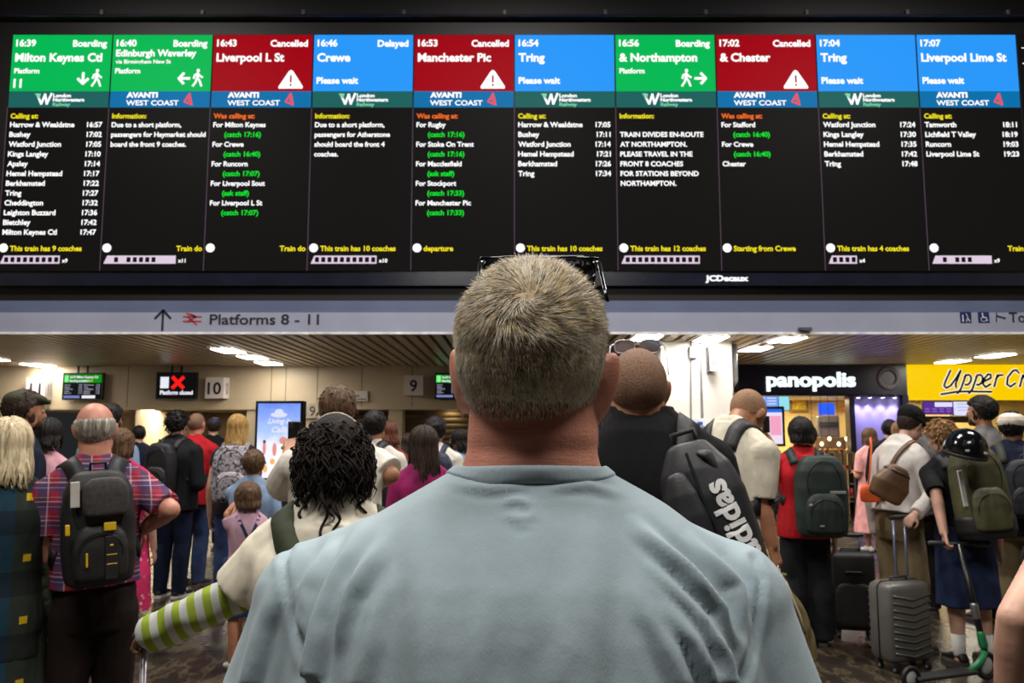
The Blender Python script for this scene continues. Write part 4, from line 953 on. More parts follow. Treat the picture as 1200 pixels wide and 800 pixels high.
    if kh in ('short','bob','curly'):
        hair_cap(Mh, hs, hairt if kh == 'short' else .024, hm, root, .052, -.075 if kh != 'bob' else -.10, 0, .3 if kh == 'short' else .35, sd_)
        if kh != 'bob':
            m = MB(); g_ = random.Random(sd_)
            for i in range(150 if kh == 'short' else 260):   # tufts
                d = Vector((g_.gauss(0,1), g_.gauss(-.35,1), g_.gauss(.35,1))).normalized()
                p = Vector((d.x*HRAD.x, d.y*HRAD.y, d.z*HRAD.z))+HC
                if p.z < -.05 or (p.y > .03 and p.z < .075): continue
                nn = Vector((d.x/HRAD.x, d.y/HRAD.y, d.z/HRAD.z)).normalized(); tg = (Vector((g_.gauss(0,.5),.2,-.9))-nn*Vector((0,.2,-.9)).dot(nn)).normalized()
                t0 = hairt*.7; L = .028 if kh == 'short' else .03
                if kh == 'short': pts = [p+nn*t0*.8, p+nn*(t0*1.15)+tg*L*.5, p+nn*(t0*1.0)+tg*L]
                else: pts = [p+nn*.012, p+nn*.028+tg*.008, p+nn*.034+tg*.022, p+nn*.024+tg*.03]
                m.tube([Mh@(q_*hs) for q_ in pts], [.005*hs,.006*hs,.0015*hs] if kh == 'short' else [.005*hs,.007*hs,.007*hs,.003*hs], 5, True, .6)
            m.build('hair_tufts', hm, root, True)
        else:
            m = MB(); locks(m, Mh, hs, hair[2] if len(hair) > 2 else .09, 110, (-150,150), .004, .011, sd_, 0, .5, .018, 75, -.125, jit=.12); m.build('hair_locks', hm, root, True)
    elif kh == 'cap': hair_cap(Mh, hs, .014, hm, root, .055, -.07, 0, .2, sd_)
    elif kh == 'buzz': hair_cap(Mh, hs, .0035, hm, root, .055, -.07, 0, .1, sd_)
    elif kh == 'bald': hair_cap(Mh, hs, .008, hm, root, .02, -.07, .052, .3, sd_)
    elif kh == 'long':
        hair_cap(Mh, hs, .014, hm, root, .055, -.09, 0, .2, sd_)
        m = MB(); locks(m, Mh, hs, hair[2], 130, (-140,140), .010, .0095, sd_, 0, hair[3] if len(hair) > 3 else .3, .016); m.build('hair_locks', hm, root, True)
    if beard:
        m = MB(); m.ell((0,.045,-.072), (.056,.052,.044), None, 20, 12); m.ell((0,.085,-.085), (.03,.02,.028), None, 14, 8)
        for s in (-1,1): m.ell((s*.058,.02,-.04), (.014,.024,.045), None, 12, 8)
        m.ell((0,.094,-.048), (.028,.008,.006), None, 12, 6)
        m.xf(Mh @ Matrix.Scale(hs, 4)); fuse(m, 'beard', .006, HR[beard], root, 2)
    if face:
        ew = plain('eye white', (225,220,215), .2)
        for s in (-1,1):
            e = MB().ell((s*.031,.0905,.006), (.013,.009,.009), None, 14, 10).xf(Mh @ Matrix.Scale(hs, 4)).build('eye', ew, root, True)
            MB().ell((s*.031,.0985,.006), (.005,.003,.0055), None, 10, 8).xf(Mh @ Matrix.Scale(hs, 4)).build('iris', plain('dark iris', (40,28,20), .2), e, True)
    return res
def loc_in(res, obj_loc):
    return res['MW'] @ obj_loc
def strap_pts(res, pts, off=.006, n=22):
    """points (units of height, upper body frame) laid over the shirt"""
    H, Mup = res['H'], res['Mup']; raw = [Mup@(Vector(p)*H) for p in pts]; out = []
    for i in range(n+1):
        t = i/n*(len(raw)-1); a = int(min(t, len(raw)-2)); p = raw[a].lerp(raw[a+1], t-a)
        hit = res['bvh'].find_nearest(p)
        if hit[0] is not None: out.append(hit[0]+hit[1]*off)
    for _ in range(2): out = [out[0]]+[(out[i-1]+out[i]*2+out[i+1])/4 for i in range(1, len(out)-1)]+[out[-1]]
    return out
def band(mb, pts, w, th, ref):
    """flat webbing along pts; ref(p) gives outward normal"""
    rr = []; m = len(pts)
    for i, p in enumerate(pts):
        t = (pts[min(i+1,m-1)]-pts[max(i-1,0)]).normalized(); nrm = ref(p); s_ = t.cross(nrm).normalized(); nrm = s_.cross(t).normalized()
        rr.append([tuple(p+s_*a*w/2+nrm*b*th/2) for a, b in ((-1,-1),(1,-1),(1,1),(-1,1))])
    return mb.loft(rr)
def out_of(res):
    def f(p):
        h = res['bvh'].find_nearest(p); d = (p-h[0]); return h[1] if d.length < 1e-5 else (h[1]+d.normalized()*.2).normalized()
    return f
def soft_box(mb, c, w, h, d, top=.85, bot=.95, n=3.2, lean=0):
    """backpack like form: rounded in plan, domed on top; c = bottom centre"""
    rr = []
    for f, s in ((0,.72),(.03,.9),(.1,.98*bot+.02),(.3,1),(.6,1.0),(.8,(1+top)/2+.02),(.92,top*.92),(.98,top*.72),(1,top*.45)):
        rr.append((c[0], c[1]+lean*f, c[2]+h*f, w/2*s, d/2*(s if f < .7 else s*.95)))
    return mb.rings(rr, 28, n)
def backpack(res, label, w, h, d, zb, mat, accent=None, pocket=True, straps=True, strapw=.05, onlystrap=0, dx=0, group=None, tilt=0, strapmat=None, extra=None, top=.85):
    """worn on the back; zb = bottom height in units of H, sizes in metres"""
    H = res['H']; back = -(.068*res['bulk']+.026)*H
    o3 = Vector((dx, back-d/2+.012, zb*H)); MM = res['MW'] @ res['Mup']
    t = thing('backpack', label, 'backpack', (0,0,0), 0, group); t.matrix_world = MM @ Matrix.Translation(o3) @ Matrix.Rotation(R(tilt), 4, 'Y')
    t.rotation_mode = 'XYZ'
    m = MB(); soft_box(m, (0,0,0), w, h, d, top); fuse(m, 'main_bag', .008, mat, t, 3, disp=sines(.004, 30, int(w*1000)))
    strapmat = strapmat or mat
    if pocket:
        m = MB(); soft_box(m, (0,-d*.42,h*.06), w*.74, h*.48, d*.5, .8); fuse(m, 'front_pocket', .008, mat, t, 3, disp=sines(.003, 30, 3))
        m = MB(); pts = [Vector((w*.3*math.cos(a), -d*.69, h*.3+h*.17*math.sin(a))) for a in np.linspace(R(-10), R(190), 16)]; m.tube(pts, .0035, 6); m.build('zip', plain('dark zip', (30,30,32), .4), t)
    m = MB(); pts = [Vector((w*.32*math.cos(a), -d*.47+.0*a, h*.66+h*.27*math.sin(a))) for a in np.linspace(R(-30), R(210), 18)]; m.tube(pts, .004, 6); m.build('zip', plain('dark zip', (30,30,32), .4), t)
    m = MB(); m.tube([(-.03,.02,h*.95), (-.028,.0,h+.03), (.028,.0,h+.03), (.03,.02,h*.95)], .007, 8); m.build('grab_handle', strapmat, t, True)
    if straps:
        Mi = (Matrix.Translation(o3) @ Matrix.Rotation(R(tilt), 4, 'Y')).inverted() @ res['Mup'].inverted(); rf = out_of(res)
        for s in (-1,1):
            if onlystrap and s != onlystrap: continue
            x0 = s*w*.28/H
            pts = strap_pts(res, [(x0*.9, back/H+.01, min(.80, zb+h/H-.02)), (x0*1.0,-.05,.845), (s*.066,-.005,.865), (s*.074,.05,.82), (s*.086,.08,.74), (s*.12,.03,.66), (s*.10,-.05,.63)])
            m = MB(); band(m, pts, strapw, .010, rf); m.xf(Mi); m.build('shoulder_strap', strapmat, t, True)
    if accent:
        for (a, b_, c_, q_) in accent:       # (x, z, width, height) fractions on the outer face
            y = -d*.69 if b_ < .55 and pocket else -d*.49
            MB().box((a*w-c_*w/2, y-.006, b_*h-q_*h/2), (a*w+c_*w/2, y+.012, b_*h+q_*h/2), .003).build('webbing_tab', extra, t)
    return t
# ================================================================ the man in front, seen from behind
HY = .97; CX = P(624, 400, HY).x
MAN = thing('person', 'large grey-haired man in a pale blue t-shirt seen close from behind, centre', 'person', (CX, HY, 0))
def man(mb): mb.v = [(p[0]-CX, p[1]-HY, p[2]) for p in mb.v]; return mb
crown = P(621, 309, HY).z
ms = 1.06
MhM = Matrix.Translation((CX, HY, 0)) @ Matrix.Translation((0,0,crown-(HC.z+HRAD.z)*ms-.010)) @ Euler((R(6), R(2.5), R(-11))).to_matrix().to_4x4()
def topx(p):
    """pixel of a world point"""
    d = p-Vector((0,0,CAMZ)); y = d.y*_c+d.z*_s; z = -d.y*_s+d.z*_c; return 600+FPX*d.x/y, 400-FPX*z/y
body = MB(); hm_ = head_mb(); 
for s in (-1,1):                                        # fuller ears, standing off the head
    e = MB(); e.ell((0,0,.006), (.0085,.021,.034), None, 18, 12); e.ell((-s*.003,.004,-.021), (.009,.013,.016), None, 14, 8); e.ell((-s*.010,.008,.002), (.012,.013,.022), None, 14, 8)
    merge(hm_, e, Matrix.Translation((s*.0835,-.006,-.010)) @ Euler((R(-10), R(s*9), R(s*-24))).to_matrix().to_4x4())
merge(body, hm_, MhM @ Matrix.Scale(ms, 4))
nkz = P(620, 525, HY-.06).z
for f in range(7):                                      # thick neck with a roll at the nape
    pass
body.rings([(CX-.002, HY-.012, nkz-.13, .098, .09), (CX-.002, HY-.012, nkz-.045, .088, .082), (CX-.002, HY-.014, nkz-.012, .0775, .076), (CX-.001, HY-.012, nkz-.003, .0755, .0735), (CX, HY-.012, nkz+.012, .0765, .076), (CX, HY-.008, nkz+.04, .0745, .074), (CX, HY, nkz+.08, .070, .07)], 28, 2)
TZ = [(.86,.23,.165,.0),(.95,.245,.175,0),(1.10,.262,.185,-.005),(1.25,.266,.185,-.008),(1.34,.262,.176,-.010),(1.40,.252,.163,-.010),(1.44,.238,.150,-.010),(1.475,.215,.130,-.008),(1.505,.180,.112,-.006),(1.528,.140,.096,-.005),(1.549,.102,.086,-.006),(1.566,.0735,.071,-.010)]
def mtor(infl, z0=.5, z1=2, top=None):
    a = np.array(TZ); z = np.linspace(max(z0, a[0,0]), min(z1, a[-1,0]), 30)
    return [(CX-.012+.010*min(1,max(0,(float(q_)-1.47)/.08)), HY+float(np.interp(q_, a[:,0], a[:,3])), float(q_), float(np.interp(q_, a[:,0], a[:,1]))+infl, float(np.interp(q_, a[:,0], a[:,2]))+infl) for q_ in z]
body.rings(mtor(-.018), 36, 2.25)
sh = {s: (Vector((CX-.012+s*.236, HY+.01, 1.405)), Vector((CX-.012+s*.322, HY-.01, 1.135)), Vector((CX-.012+s*.27, HY+.19, .96))) for s in (-1,1)}
for s in (-1,1):
    S, E, W = sh[s]; body.caps(S, E, .058, .050, 18); body.caps(E, E.lerp(W,.3), .052, .052, 16); body.caps(E.lerp(W,.3), W, .051, .036, 16)
    hand_into(body, W, (W-E).normalized(), Vector((-s,.1,-.4)), s*-1 if s > 0 else 1, 1.82, .5)
    hp, kn, an = Vector((CX+s*.10, HY, .87)), Vector((CX+s*.13, HY+.01, .50)), Vector((CX+s*.14, HY-.02, .09))
    body.caps(hp, kn, .098, .062, 16); body.caps(kn, an, .060, .038, 16); body.caps(an+Vector((0,-.01,-.04)), an+Vector((s*.02,.15,-.055)), .034, .025, 12)
k = NT('ruddy weathered skin'); v = k.coord()
cc = k.ramp(k.noise(v, 9, 5, .6), [(.3, (186,112,92)), (.55, (208,140,118)), (.75, (222,162,140))])
k.l(cc, k.b.inputs['Base Color']); k.b.inputs['Roughness'].default_value = .5; k.b.inputs['Subsurface Weight'].default_value = .12; k.b.inputs['Subsurface Radius'].default_value = (.012,.004,.002)
k.bump(k.math('ADD', k.noise(v, 260, 4), k.math('MULTIPLY', k.noise(k.coord((6,6,60)), 6, 3), .8)), .22, .003); SKM = k.m
bo = fuse(man(body), 'body', .0045, SKM, MAN, 4)
# t-shirt with folds
k = NT('pale blue cotton jersey'); v = k.coord()
k.l(k.ramp(k.noise(v, 5, 4), [(.3, (150,166,174)), (.7, (164,180,187))]), k.b.inputs['Base Color']); k.b.inputs['Roughness'].default_value = .9; k.b.inputs['Specular IOR Level'].default_value = .15
k.b.inputs['Sheen Weight'].default_value = .15
h = k.math('ADD', k.math('MULTIPLY', k.noise(k.coord((1,1,.5)), 22, 3), .6), k.math('MULTIPLY', k.noise(k.coord((1,1,.3)), 700, 2), .06)); k.bump(h, .35, .012); SHM = k.m
FOLDS = [ # (pixel polyline, amplitude mm, width px)
 ([(427,612),(398,668),(377,727),(366,790)], 5, 9), ([(452,630),(412,697),(388,774)], 4.5, 10), ([(392,632),(362,690),(352,750)], 4, 8), ([(470,660),(440,720),(420,800)], 3, 14),
 ([(745,612),(800,664),(842,712),(862,772)], 6, 9), ([(768,660),(818,712),(848,768),(856,800)], 5, 9), ([(775,705),(815,752),(838,800)], 5, 10), ([(812,630),(862,686),(876,745)], 4.5, 8), ([(745,690),(780,745),(800,800)], 3, 14),
 ([(497,575),(494,680),(500,800)], 2.5, 24), ([(694,575),(690,680),(684,800)], 2.2, 24), ([(590,590),(606,586),(626,593)], 1.6, 5), ([(592,604),(610,610),(632,603)], 1.6, 5), ([(596,612),(612,618),(628,612)], 1.2, 4), ([(606,588),(604,612)], 1.2, 4), ([(622,590),(626,610)], 1.2, 4),
 ([(520,566),(575,572),(620,570)], 1.5, 6), ([(640,572),(690,568),(740,580)], 1.5, 6), ([(320,690),(305,740),(290,800)], 4, 10), ([(640,690),(655,760),(650,800)], 1.8, 18), ([(560,700),(552,800)], 1.8, 20)]
SEAMS = [[(341,640),(332,655),(338,700),(350,750),(362,800)], [(884,652),(893,676),(888,724),(872,800)]]
def mdisp(co, no):
    w = co+np.array([CX, HY, 0]); d = w-np.array([0,0,CAMZ]); yy = d[:,1]*_c+d[:,2]*_s; zz = -d[:,1]*_s+d[:,2]*_c
    px = 600+FPX*d[:,0]/yy; py = 400-FPX*zz/yy; out = np.zeros(len(co)); facing = np.clip((-no[:,1]+.25)/.4, 0, 1)
    def dist(pl):
        best = np.full(len(co), 1e9); tt = np.zeros(len(co)); n = len(pl)-1
        for i in range(n):
            a = np.array(pl[i]); b = np.array(pl[i+1]); ab = b-a; t = np.clip(((px-a[0])*ab[0]+(py-a[1])*ab[1])/(ab@ab), 0, 1)
            dd = np.hypot(px-a[0]-t*ab[0], py-a[1]-t*ab[1]); m = dd < best; best[m] = dd[m]; tt[m] = (i+t[m])/n
        return best, tt
    up_ = np.zeros(len(co)); dn_ = np.zeros(len(co))
    for pl, amp, wd in FOLDS:
        wd = wd*.9
        b, t = dist(pl); open_end = pl[-1][1] >= 790
        env = np.sin(np.clip(t, .0, 1)*math.pi*(.55 if open_end else 1)+.12); env = np.clip(env, 0, 1)
        a_ = 2.5*amp*.001*env; up_ = np.maximum(up_, a_*np.exp(-(b/wd)**2)); dn_ = np.maximum(dn_, a_*.5*np.exp(-((b-wd*1.8)/(wd*.9))**2))
    out += up_-dn_
    for pl in SEAMS:
        b, t = dist(pl); out += -.0045*np.exp(-(b/4.0)**2)+.0018*np.exp(-((b-8)/5)**2)
    g = np.random.default_rng(3); K = g.normal(size=(6,3))*np.array([16,16,9]); ph = g.uniform(0,6.28,6)
    out += .0022*sum(np.sin(co@K[i]+ph[i]+1.2*np.sin(co@K[(i+1)%6]*.5)) for i in range(6))/3
    return co+no*(out*facing)[:,None]
g = MB(); g.rings(mtor(.004, .88), 40, 2.25)
for s in (-1,1):
    S, E, W = sh[s]; g.ell(S+Vector((0,0,-.005)), (.078,.078,.078), None, 20, 14); g.caps(S, S.lerp(E,.92), .074, .073, 22, True, False)
    g.caps((CX-.012+s*.06, HY-.012, 1.519), S+Vector((-s*.01,0,.018)), .034, .058, 18)
so = fuse(man(g), 'shirt', .0055, SHM, MAN, 8, .5, mdisp)
# ribbed collar
nc = P(622, 541, HY-.085).z
def bvh_of(o):
    bm = bmesh.new(); bm.from_mesh(o.data); t_ = BVHTree.FromBMesh(bm); bm.free(); return t_
bv_b, bv_s = bvh_of(bo), bvh_of(so); OFF = Vector((CX, HY, 0)); cols = []
for j in range(64):
    a = 2*math.pi*j/64; fr = (1+math.sin(a))/2; z0 = nc-.002-.06*max(0, math.sin(a))**1.2-.004*abs(math.cos(a))**2; d_ = Vector((math.cos(a), math.sin(a), 0)); ax = Vector((CX-.002, HY-.012, z0))-OFF
    h = bv_b.ray_cast(ax+d_*.2, -d_); r0 = (h[0]-ax).length if h[0] else .08; r0 = min(r0, .098)
    tp_ = ax+d_*(r0+.0035); lo_ = tp_+d_*.009+Vector((0,0,-.017)); q_ = bv_s.find_nearest(lo_); md_ = (tp_+lo_)/2+d_*.002+Vector((0,0,.003)); q2 = bv_s.find_nearest(md_)
    if (tp_-bv_s.find_nearest(tp_)[0]).dot(bv_s.find_nearest(tp_)[1]) < .001: tp_ = tp_+d_*.003
    if (lo_-q_[0]).length < .03: lo_ = q_[0]+q_[1]*.0025
    if (md_-q2[0]).dot(q2[1]) < .003: md_ = q2[0]+q2[1]*.0035
    cols.append([tp_-d_*.002+Vector((0,0,-.006)), tp_, tp_.lerp(md_,.5)+d_*.0008+Vector((0,0,.001)), md_, md_.lerp(lo_,.5), lo_, lo_-q_[1]*.006])
rr = [[tuple(c[i]+OFF) for c in cols] for i in range(7)]
mb = MB(); mb.loft(rr, False); k = NT('ribbed collar jersey'); k.b.inputs['Base Color'].default_value = lin((158,174,182)); k.b.inputs['Roughness'].default_value = .9
wv = k.n('ShaderNodeTexNoise'); wv.inputs['Scale'].default_value = 300; k.l(k.coord((1,1,.05)), wv.inputs['Vector']); k.bump(wv.outputs[0], .4, .002)
cl = man(mb).build('collar', k.m, so, True); md = cl.modifiers.new('b','SUBSURF'); md.levels = md.render_levels = 1
# trousers and shoes
g = MB(); g.rings([(CX,HY,.70,.20,.15),(CX,HY,.80,.238,.172),(CX,HY,.90,.238,.170),(CX,HY,.97,.236,.168)], 28, 2.2)
for s in (-1,1): g.caps((CX+s*.10,HY,.85), (CX+s*.13,HY+.01,.5), .115, .085, 18); g.caps((CX+s*.13,HY+.01,.5), (CX+s*.14,HY-.01,.06), .085, .065, 18, True, False)
fuse(man(g), 'trousers', .01, cloth('charcoal trousers', (44,46,54)), MAN, 4, disp=sines(.006, 22, 4))
for s in (-1,1): shoe(s, 1.95, plain('dark leather shoe', (36,32,30), .4), SOLE, MAN, Matrix.Translation((s*.14,-.0,0)) @ Matrix.Rotation(R(-s*9), 4, 'Z'))
# ---- hair: a base layer and many single strands growing from the whorl on the crown
hcm = hair_mat('sandy grey hair base', (172,152,122), (204,186,154), (160,160,30), .7)
cap = hair_cap(Matrix.Translation((-CX,-HY,0)) @ MhM, ms, .0058, hcm, MAN, .055, -.030, 0, .15, 3)
W0 = Vector((.12,-.78,.58)).normalized()
g_ = np.random.default_rng(11)
V, F, MI = [], [], []
hmats = [hair_mat('silver hair strand', (226,220,208), (250,246,238), (40,40,40), .42), hair_mat('sandy hair strand', (212,190,146), (242,226,188), (40,40,40), .42), hair_mat('mousy hair strand', (158,136,106), (190,168,134), (40,40,40), .45), hair_mat('dark hair strand', (66,54,44), (92,76,60), (40,40,40), .5)]
Mw = (Matrix.Translation((-CX,-HY,0)) @ MhM).to_4x4(); ns = 0
def strand(p, n, tg, L, lift, w, mi, bend):
    pts = []
    for q_ in (0,.33,.67,1.0):
        pts.append(p+tg*(L*q_*(1-.15*q_))+n*(L*lift*(q_-bend*q_*q_)))
    sd = tg.cross(n).normalized(); o = len(V)
    for i, q_ in enumerate(pts):
        ww = w*(1, 1, .75, .15)[i]
        for a, b in ((1,-.3),(-1,-.3),(0,.7)): V.append(tuple(Mw@((q_+sd*(a*ww)+n*(b*ww))*ms)))
    for i in range(3):
        for j in range(3): k2 = (j+1)%3; F.append((o+i*3+j, o+i*3+k2, o+i*3+3+k2, o+i*3+3+j)); MI.append(mi)
while ns < 24000:
    d = Vector(g_.normal(size=3)).normalized(); p = Vector((d.x*HRAD.x, d.y*HRAD.y, d.z*HRAD.z))+HC
    if d.y > .55 and d.z < .5: continue
    zl = -.088+(.148)*min(1, max(0, (p.y+.02)/.07))
    if p.z < zl+.03-.05*g_.random(): continue
    fade = min(1, max(.08, (p.z-zl)/.10))
    if g_.random() > .12+.88*fade**1.3: continue
    n = Vector((d.x/HRAD.x, d.y/HRAD.y, d.z/HRAD.z)).normalized()
    away = d-W0; dist = away.length; away = (away-n*away.dot(n))
    if away.length < 1e-4: continue
    away.normalize(); sw = math.radians(75)*math.exp(-dist/.35)+math.radians(14)
    tg = Matrix.Rotation(sw, 3, n) @ away
    if d.z > .35: tg = tg+Vector((.55,.75,0))*min(1, (d.z-.35)/.4)*(.8+.5*math.sin(d.x*9))
    if d.z < .2: tg = tg+Vector((0,0,-.8))*min(1, (.2-d.z)/.3)
    tg = tg-n*tg.dot(n)+Vector(g_.normal(size=3))*.22; tg = (tg-n*tg.dot(n)).normalized()
    topw = min(1, max(0, (d.z-.1)/.55)); L = (.0085+.030*topw)*(.35+.65*fade)*g_.uniform(.7,1.15); 
    if dist < .3: L *= .75
    lift = (.62-.22*topw)*g_.uniform(.6,1.2)
    r_ = g_.random(); side = abs(d.x) > .62
    if d.z > .25: pr = (.40,.84,.97)
    elif side: pr = (.72,.90,.98)
    else: q_ = max(0, min(1, (d.z+.55)/.8)); pr = (.26+.22*q_, .44+.25*q_, .72+.2*q_)
    mi = 0 if r_ < pr[0] else 1 if r_ < pr[1] else 2 if r_ < pr[2] else 3
    strand(p+n*(.0035*fade), n, tg, L, lift, .00042*(.7+.5*topw), mi, .45); ns += 1
me = bpy.data.meshes.new('hair_strands'); me.from_pydata(V, [], F); [me.materials.append(m) for m in hmats]; me.polygons.foreach_set('material_index', MI); me.polygons.foreach_set('use_smooth', [True]*len(me.polygons))
o = bpy.data.objects.new('hair_strands', me); COL.objects.link(o); o.parent = MAN; o['kind'] = 'stuff'
# short grey beard on the jaw
Mwi = Mw.inverted(); V, F, MI = [], [], []
for i in range(2600):
    a = g_.uniform(-1, 1); s = 1 if g_.random() < .5 else -1
    if g_.random() < .7:
        t_ = g_.random(); c0 = Vector((s*(.062-.02*t_), .012+.055*t_, -.035-.045*t_)); n = Vector((s*.9, .1+.5*t_, -.2)).normalized(); p = c0+Vector(g_.normal(size=3))*.013
    else: n = Vector((g_.normal()*.6, .7, -.5)).normalized(); p = Vector((0,.062,-.085))+Vector((n.x*.034, n.y*.03, n.z*.026))
    q_ = bv_b.find_nearest(Mw@(p*ms)); p = (Mwi@q_[0])/ms
    if p.z > -.03 or p.y < -.005: continue
    strand(p, n, (Vector((0,.3,-1))-n*Vector((0,.3,-1)).dot(n)).normalized(), g_.uniform(.007,.013), .5, .0004, int(g_.integers(0,2)), .4)
me = bpy.data.meshes.new('beard'); me.from_pydata(V, [], F); [me.materials.append(m) for m in hmats]; me.polygons.foreach_set('material_index', MI)
o = bpy.data.objects.new('beard', me); COL.objects.link(o); o.parent = MAN; o['kind'] = 'stuff'
# ---- sunglasses pushed up on the hair
GYp = HY+.075
ga, gb = P(563, 300, GYp), P(701, 301, GYp); gw = gb.x-ga.x; gz = (ga.z+gb.z)/2; gx = (ga.x+gb.x)/2
SG = thing('sunglasses', 'black sunglasses with dark lenses pushed up on the grey hair of the man in front', 'sunglasses', (gx, GYp, gz-.045))
blk = plain('glossy black acetate', (12,12,13), .15); k = NT('dark tinted lens'); k.b.inputs['Base Color'].default_value = lin((96,100,96)); k.b.inputs['Transmission Weight'].default_value = .85; k.b.inputs['Roughness'].default_value = .03; k.b.inputs['IOR'].default_value = 1.05
LENS = k.m
def sgm(mb): mb.v = [(p[0]-gx, p[1]-GYp, p[2]-(gz-.045)) for p in mb.v]; return mb
for s in (-1,1):
    cx = gx+s*gw*.26; outl = []
    for j in range(28):
        a = 2*math.pi*j/28; ca, sa = math.cos(a), math.sin(a)
        outl.append(Vector((cx+.0315*math.copysign(abs(ca)**.6, ca), GYp+.010-.03*abs(cx-gx+.0315*ca)**2*40-.0, gz-.022+.021*math.copysign(abs(sa)**.6, sa))))
    f_ = sgm(MB().tube(outl+[outl[0]], .0027, 8)).build('frame_rim', blk, SG, True)
    mb = MB(); n_ = len(outl); mb.loft([[tuple(p+Vector((0,-.0008,0))) for p in outl], [tuple(p+Vector((0,.0008,0))) for p in outl]]); sgm(mb).build('lens', LENS, f_)
    hx = gx+s*gw*.5
    t_ = MB(); pts = [Vector((hx-s*.004, GYp-.004, gz-.006)), Vector((hx, GYp-.010, gz-.011)), Vector((hx, GYp-.035, gz-.030)), Vector((hx+s*.001, GYp-.06, gz-.052)), Vector((hx+s*.001, GYp-.085, gz-.072))]
    t_.tube(pts, [.0035,.0035,.003,.003,.0028], 8, True, .55, (0,0,1)); sgm(t_).build('temple', blk, SG, True)
sgm(MB().tube([(gx-.012, GYp+.012, gz-.012), (gx, GYp+.013, gz-.009), (gx+.012, GYp+.012, gz-.012)], .003, 8)).build('bridge', blk, SG, True)
sgm(MB().tube([(gx-gw*.5, GYp-.002, gz-.004), (gx-gw*.25, GYp+.008, gz), (gx, GYp+.011, gz-.002), (gx+gw*.25, GYp+.008, gz), (gx+gw*.5, GYp-.002, gz-.004)], .0032, 8)).build('brow_bar', blk, SG, True)
# ================================================================ the crowd
def plaid(k, base):
    sx = k.n('ShaderNodeSeparateXYZ'); tc = k.n('ShaderNodeTexCoord'); k.l(tc.outputs['Object'], sx.inputs[0])
    def bands(sock, freq, ph, w): return k.math('LESS_THAN', k.math('FRACT', k.math('ADD', k.math('MULTIPLY', sock, freq), ph)), w)
    c = k.mix(k.math('MULTIPLY', bands(sx.outputs[0], 13, .1, .45), .75), base, (62,64,96))
    c = k.mix(k.math('MULTIPLY', bands(sx.outputs[2], 13, .3, .42), .55), c, (44,58,100))
    c = k.mix(k.math('MULTIPLY', bands(sx.outputs[0], 13, .65, .07), .5), c, (205,186,194)); c = k.mix(k.math('MULTIPLY', bands(sx.outputs[2], 13, .85, .07), .5), c, (205,186,194))
    return k.mix(k.math('MULTIPLY', bands(sx.outputs[2], 26, .2, .05), .5), c, (220,200,206))
def tartan(k, base):
    sx = k.n('ShaderNodeSeparateXYZ'); tc = k.n('ShaderNodeTexCoord'); k.l(tc.outputs['Object'], sx.inputs[0])
    def b(sock, f, p, w): return k.math('LESS_THAN', k.math('FRACT', k.math('ADD', k.math('MULTIPLY', sock, f), p)), w)
    x, z = sx.outputs[0], sx.outputs[2]
    c = k.mix(k.math('MULTIPLY', b(x, 5.5, .2, .38), .8), base, (24,60,80)); c = k.mix(k.math('MULTIPLY', b(z, 4.1, .1, .4), .6), c, (22,26,30)); c = k.mix(k.math('MULTIPLY', b(x, 2.7, .6, .16), .7), c, (66,66,40))
    return k.mix(k.math('MULTIPLY', b(x, 5.5, .62, .16), b(z, 4.1, .55, .12)), c, (206,168,30))
def floral(k, base):
    vo = k.n('ShaderNodeTexVoronoi'); vo.inputs['Scale'].default_value = 22; k.l(k.coord(), vo.inputs['Vector'])
    return k.mix(k.ramp(vo.outputs[0], [(.15, (0,0,0)), (.3, (255,255,255))]), (236,170,186), base)
def camo(k, base):
    return k.ramp(k.noise(k.coord(), 30, 3, .6), [(.38, (88,84,92)), (.47, (188,182,186)), (.55, (150,144,152)), (.66, (222,216,216))], 'CONSTANT')
def rings_(k, base):
    sx = k.n('ShaderNodeSeparateXYZ'); k.l(k.coord((1,1,1)), sx.inputs[0])
    f = k.math('FRACT', k.math('ADD', k.math('MULTIPLY', sx.outputs[0], 22), k.math('MULTIPLY', sx.outputs[2], 6)))
    return k.mix(k.math('LESS_THAN', f, .5), (196,196,190), (146,166,52))
WT = cloth('white cotton', (228,222,210)); CRM = cloth('cream cotton', (224,216,196)); BLK = cloth('black cotton', (20,20,22)); NVY = cloth('navy cotton', (26,32,52)); DEN = cloth('blue denim', (44,58,92), .2); DDEN = cloth('dark denim', (24,32,54), .2)
BLT = cloth('black trousers', (24,22,23)); BRT = cloth('black brown trousers', (34,25,22)); KHA = cloth('khaki cotton', (128,112,84)); GRYT = cloth('grey cotton', (112,110,110)); LBL = cloth('light blue cotton', (136,160,190)); PNK = cloth('pink cotton', (214,160,172)); RED = cloth('red cotton', (176,26,36))
bsh = plain('black shoe', (22,21,21), .5); brs = plain('brown shoe', (84,58,40), .5); wsh = plain('white shoe', (214,212,208), .5)
nylon = plain('black nylon', (24,24,27), .55, 0, .2, 20, .25, 300); webg = plain('yellow webbing', (222,180,20), .5)
def hat_flat(res, mat):
    M = res['Mh'] @ Matrix.Scale(res['hs'], 4); m = MB(); m.ell((0,-.014,.060), (.085,.105,.064), (R(-6),0,0), 24, 14); m.ell((0,.098,.062), (.064,.042,.012), (R(-14),0,0), 18, 8); m.ell((0,.05,.075), (.08,.07,.035), (R(-10),0,0), 18, 10)
    m.xf(M); fuse(m, 'cap', .006, mat, res['root'], 3)
def hat_ball(res, mat):
    M = res['Mh'] @ Matrix.Scale(res['hs'], 4); m = MB(); m.ell((0,-.008,.052), (.086,.108,.078), None, 24, 14); m.ell((0,.12,.045), (.06,.06,.008), (R(-8),0,0), 18, 8); m.xf(M); fuse(m, 'cap', .006, mat, res['root'], 3)
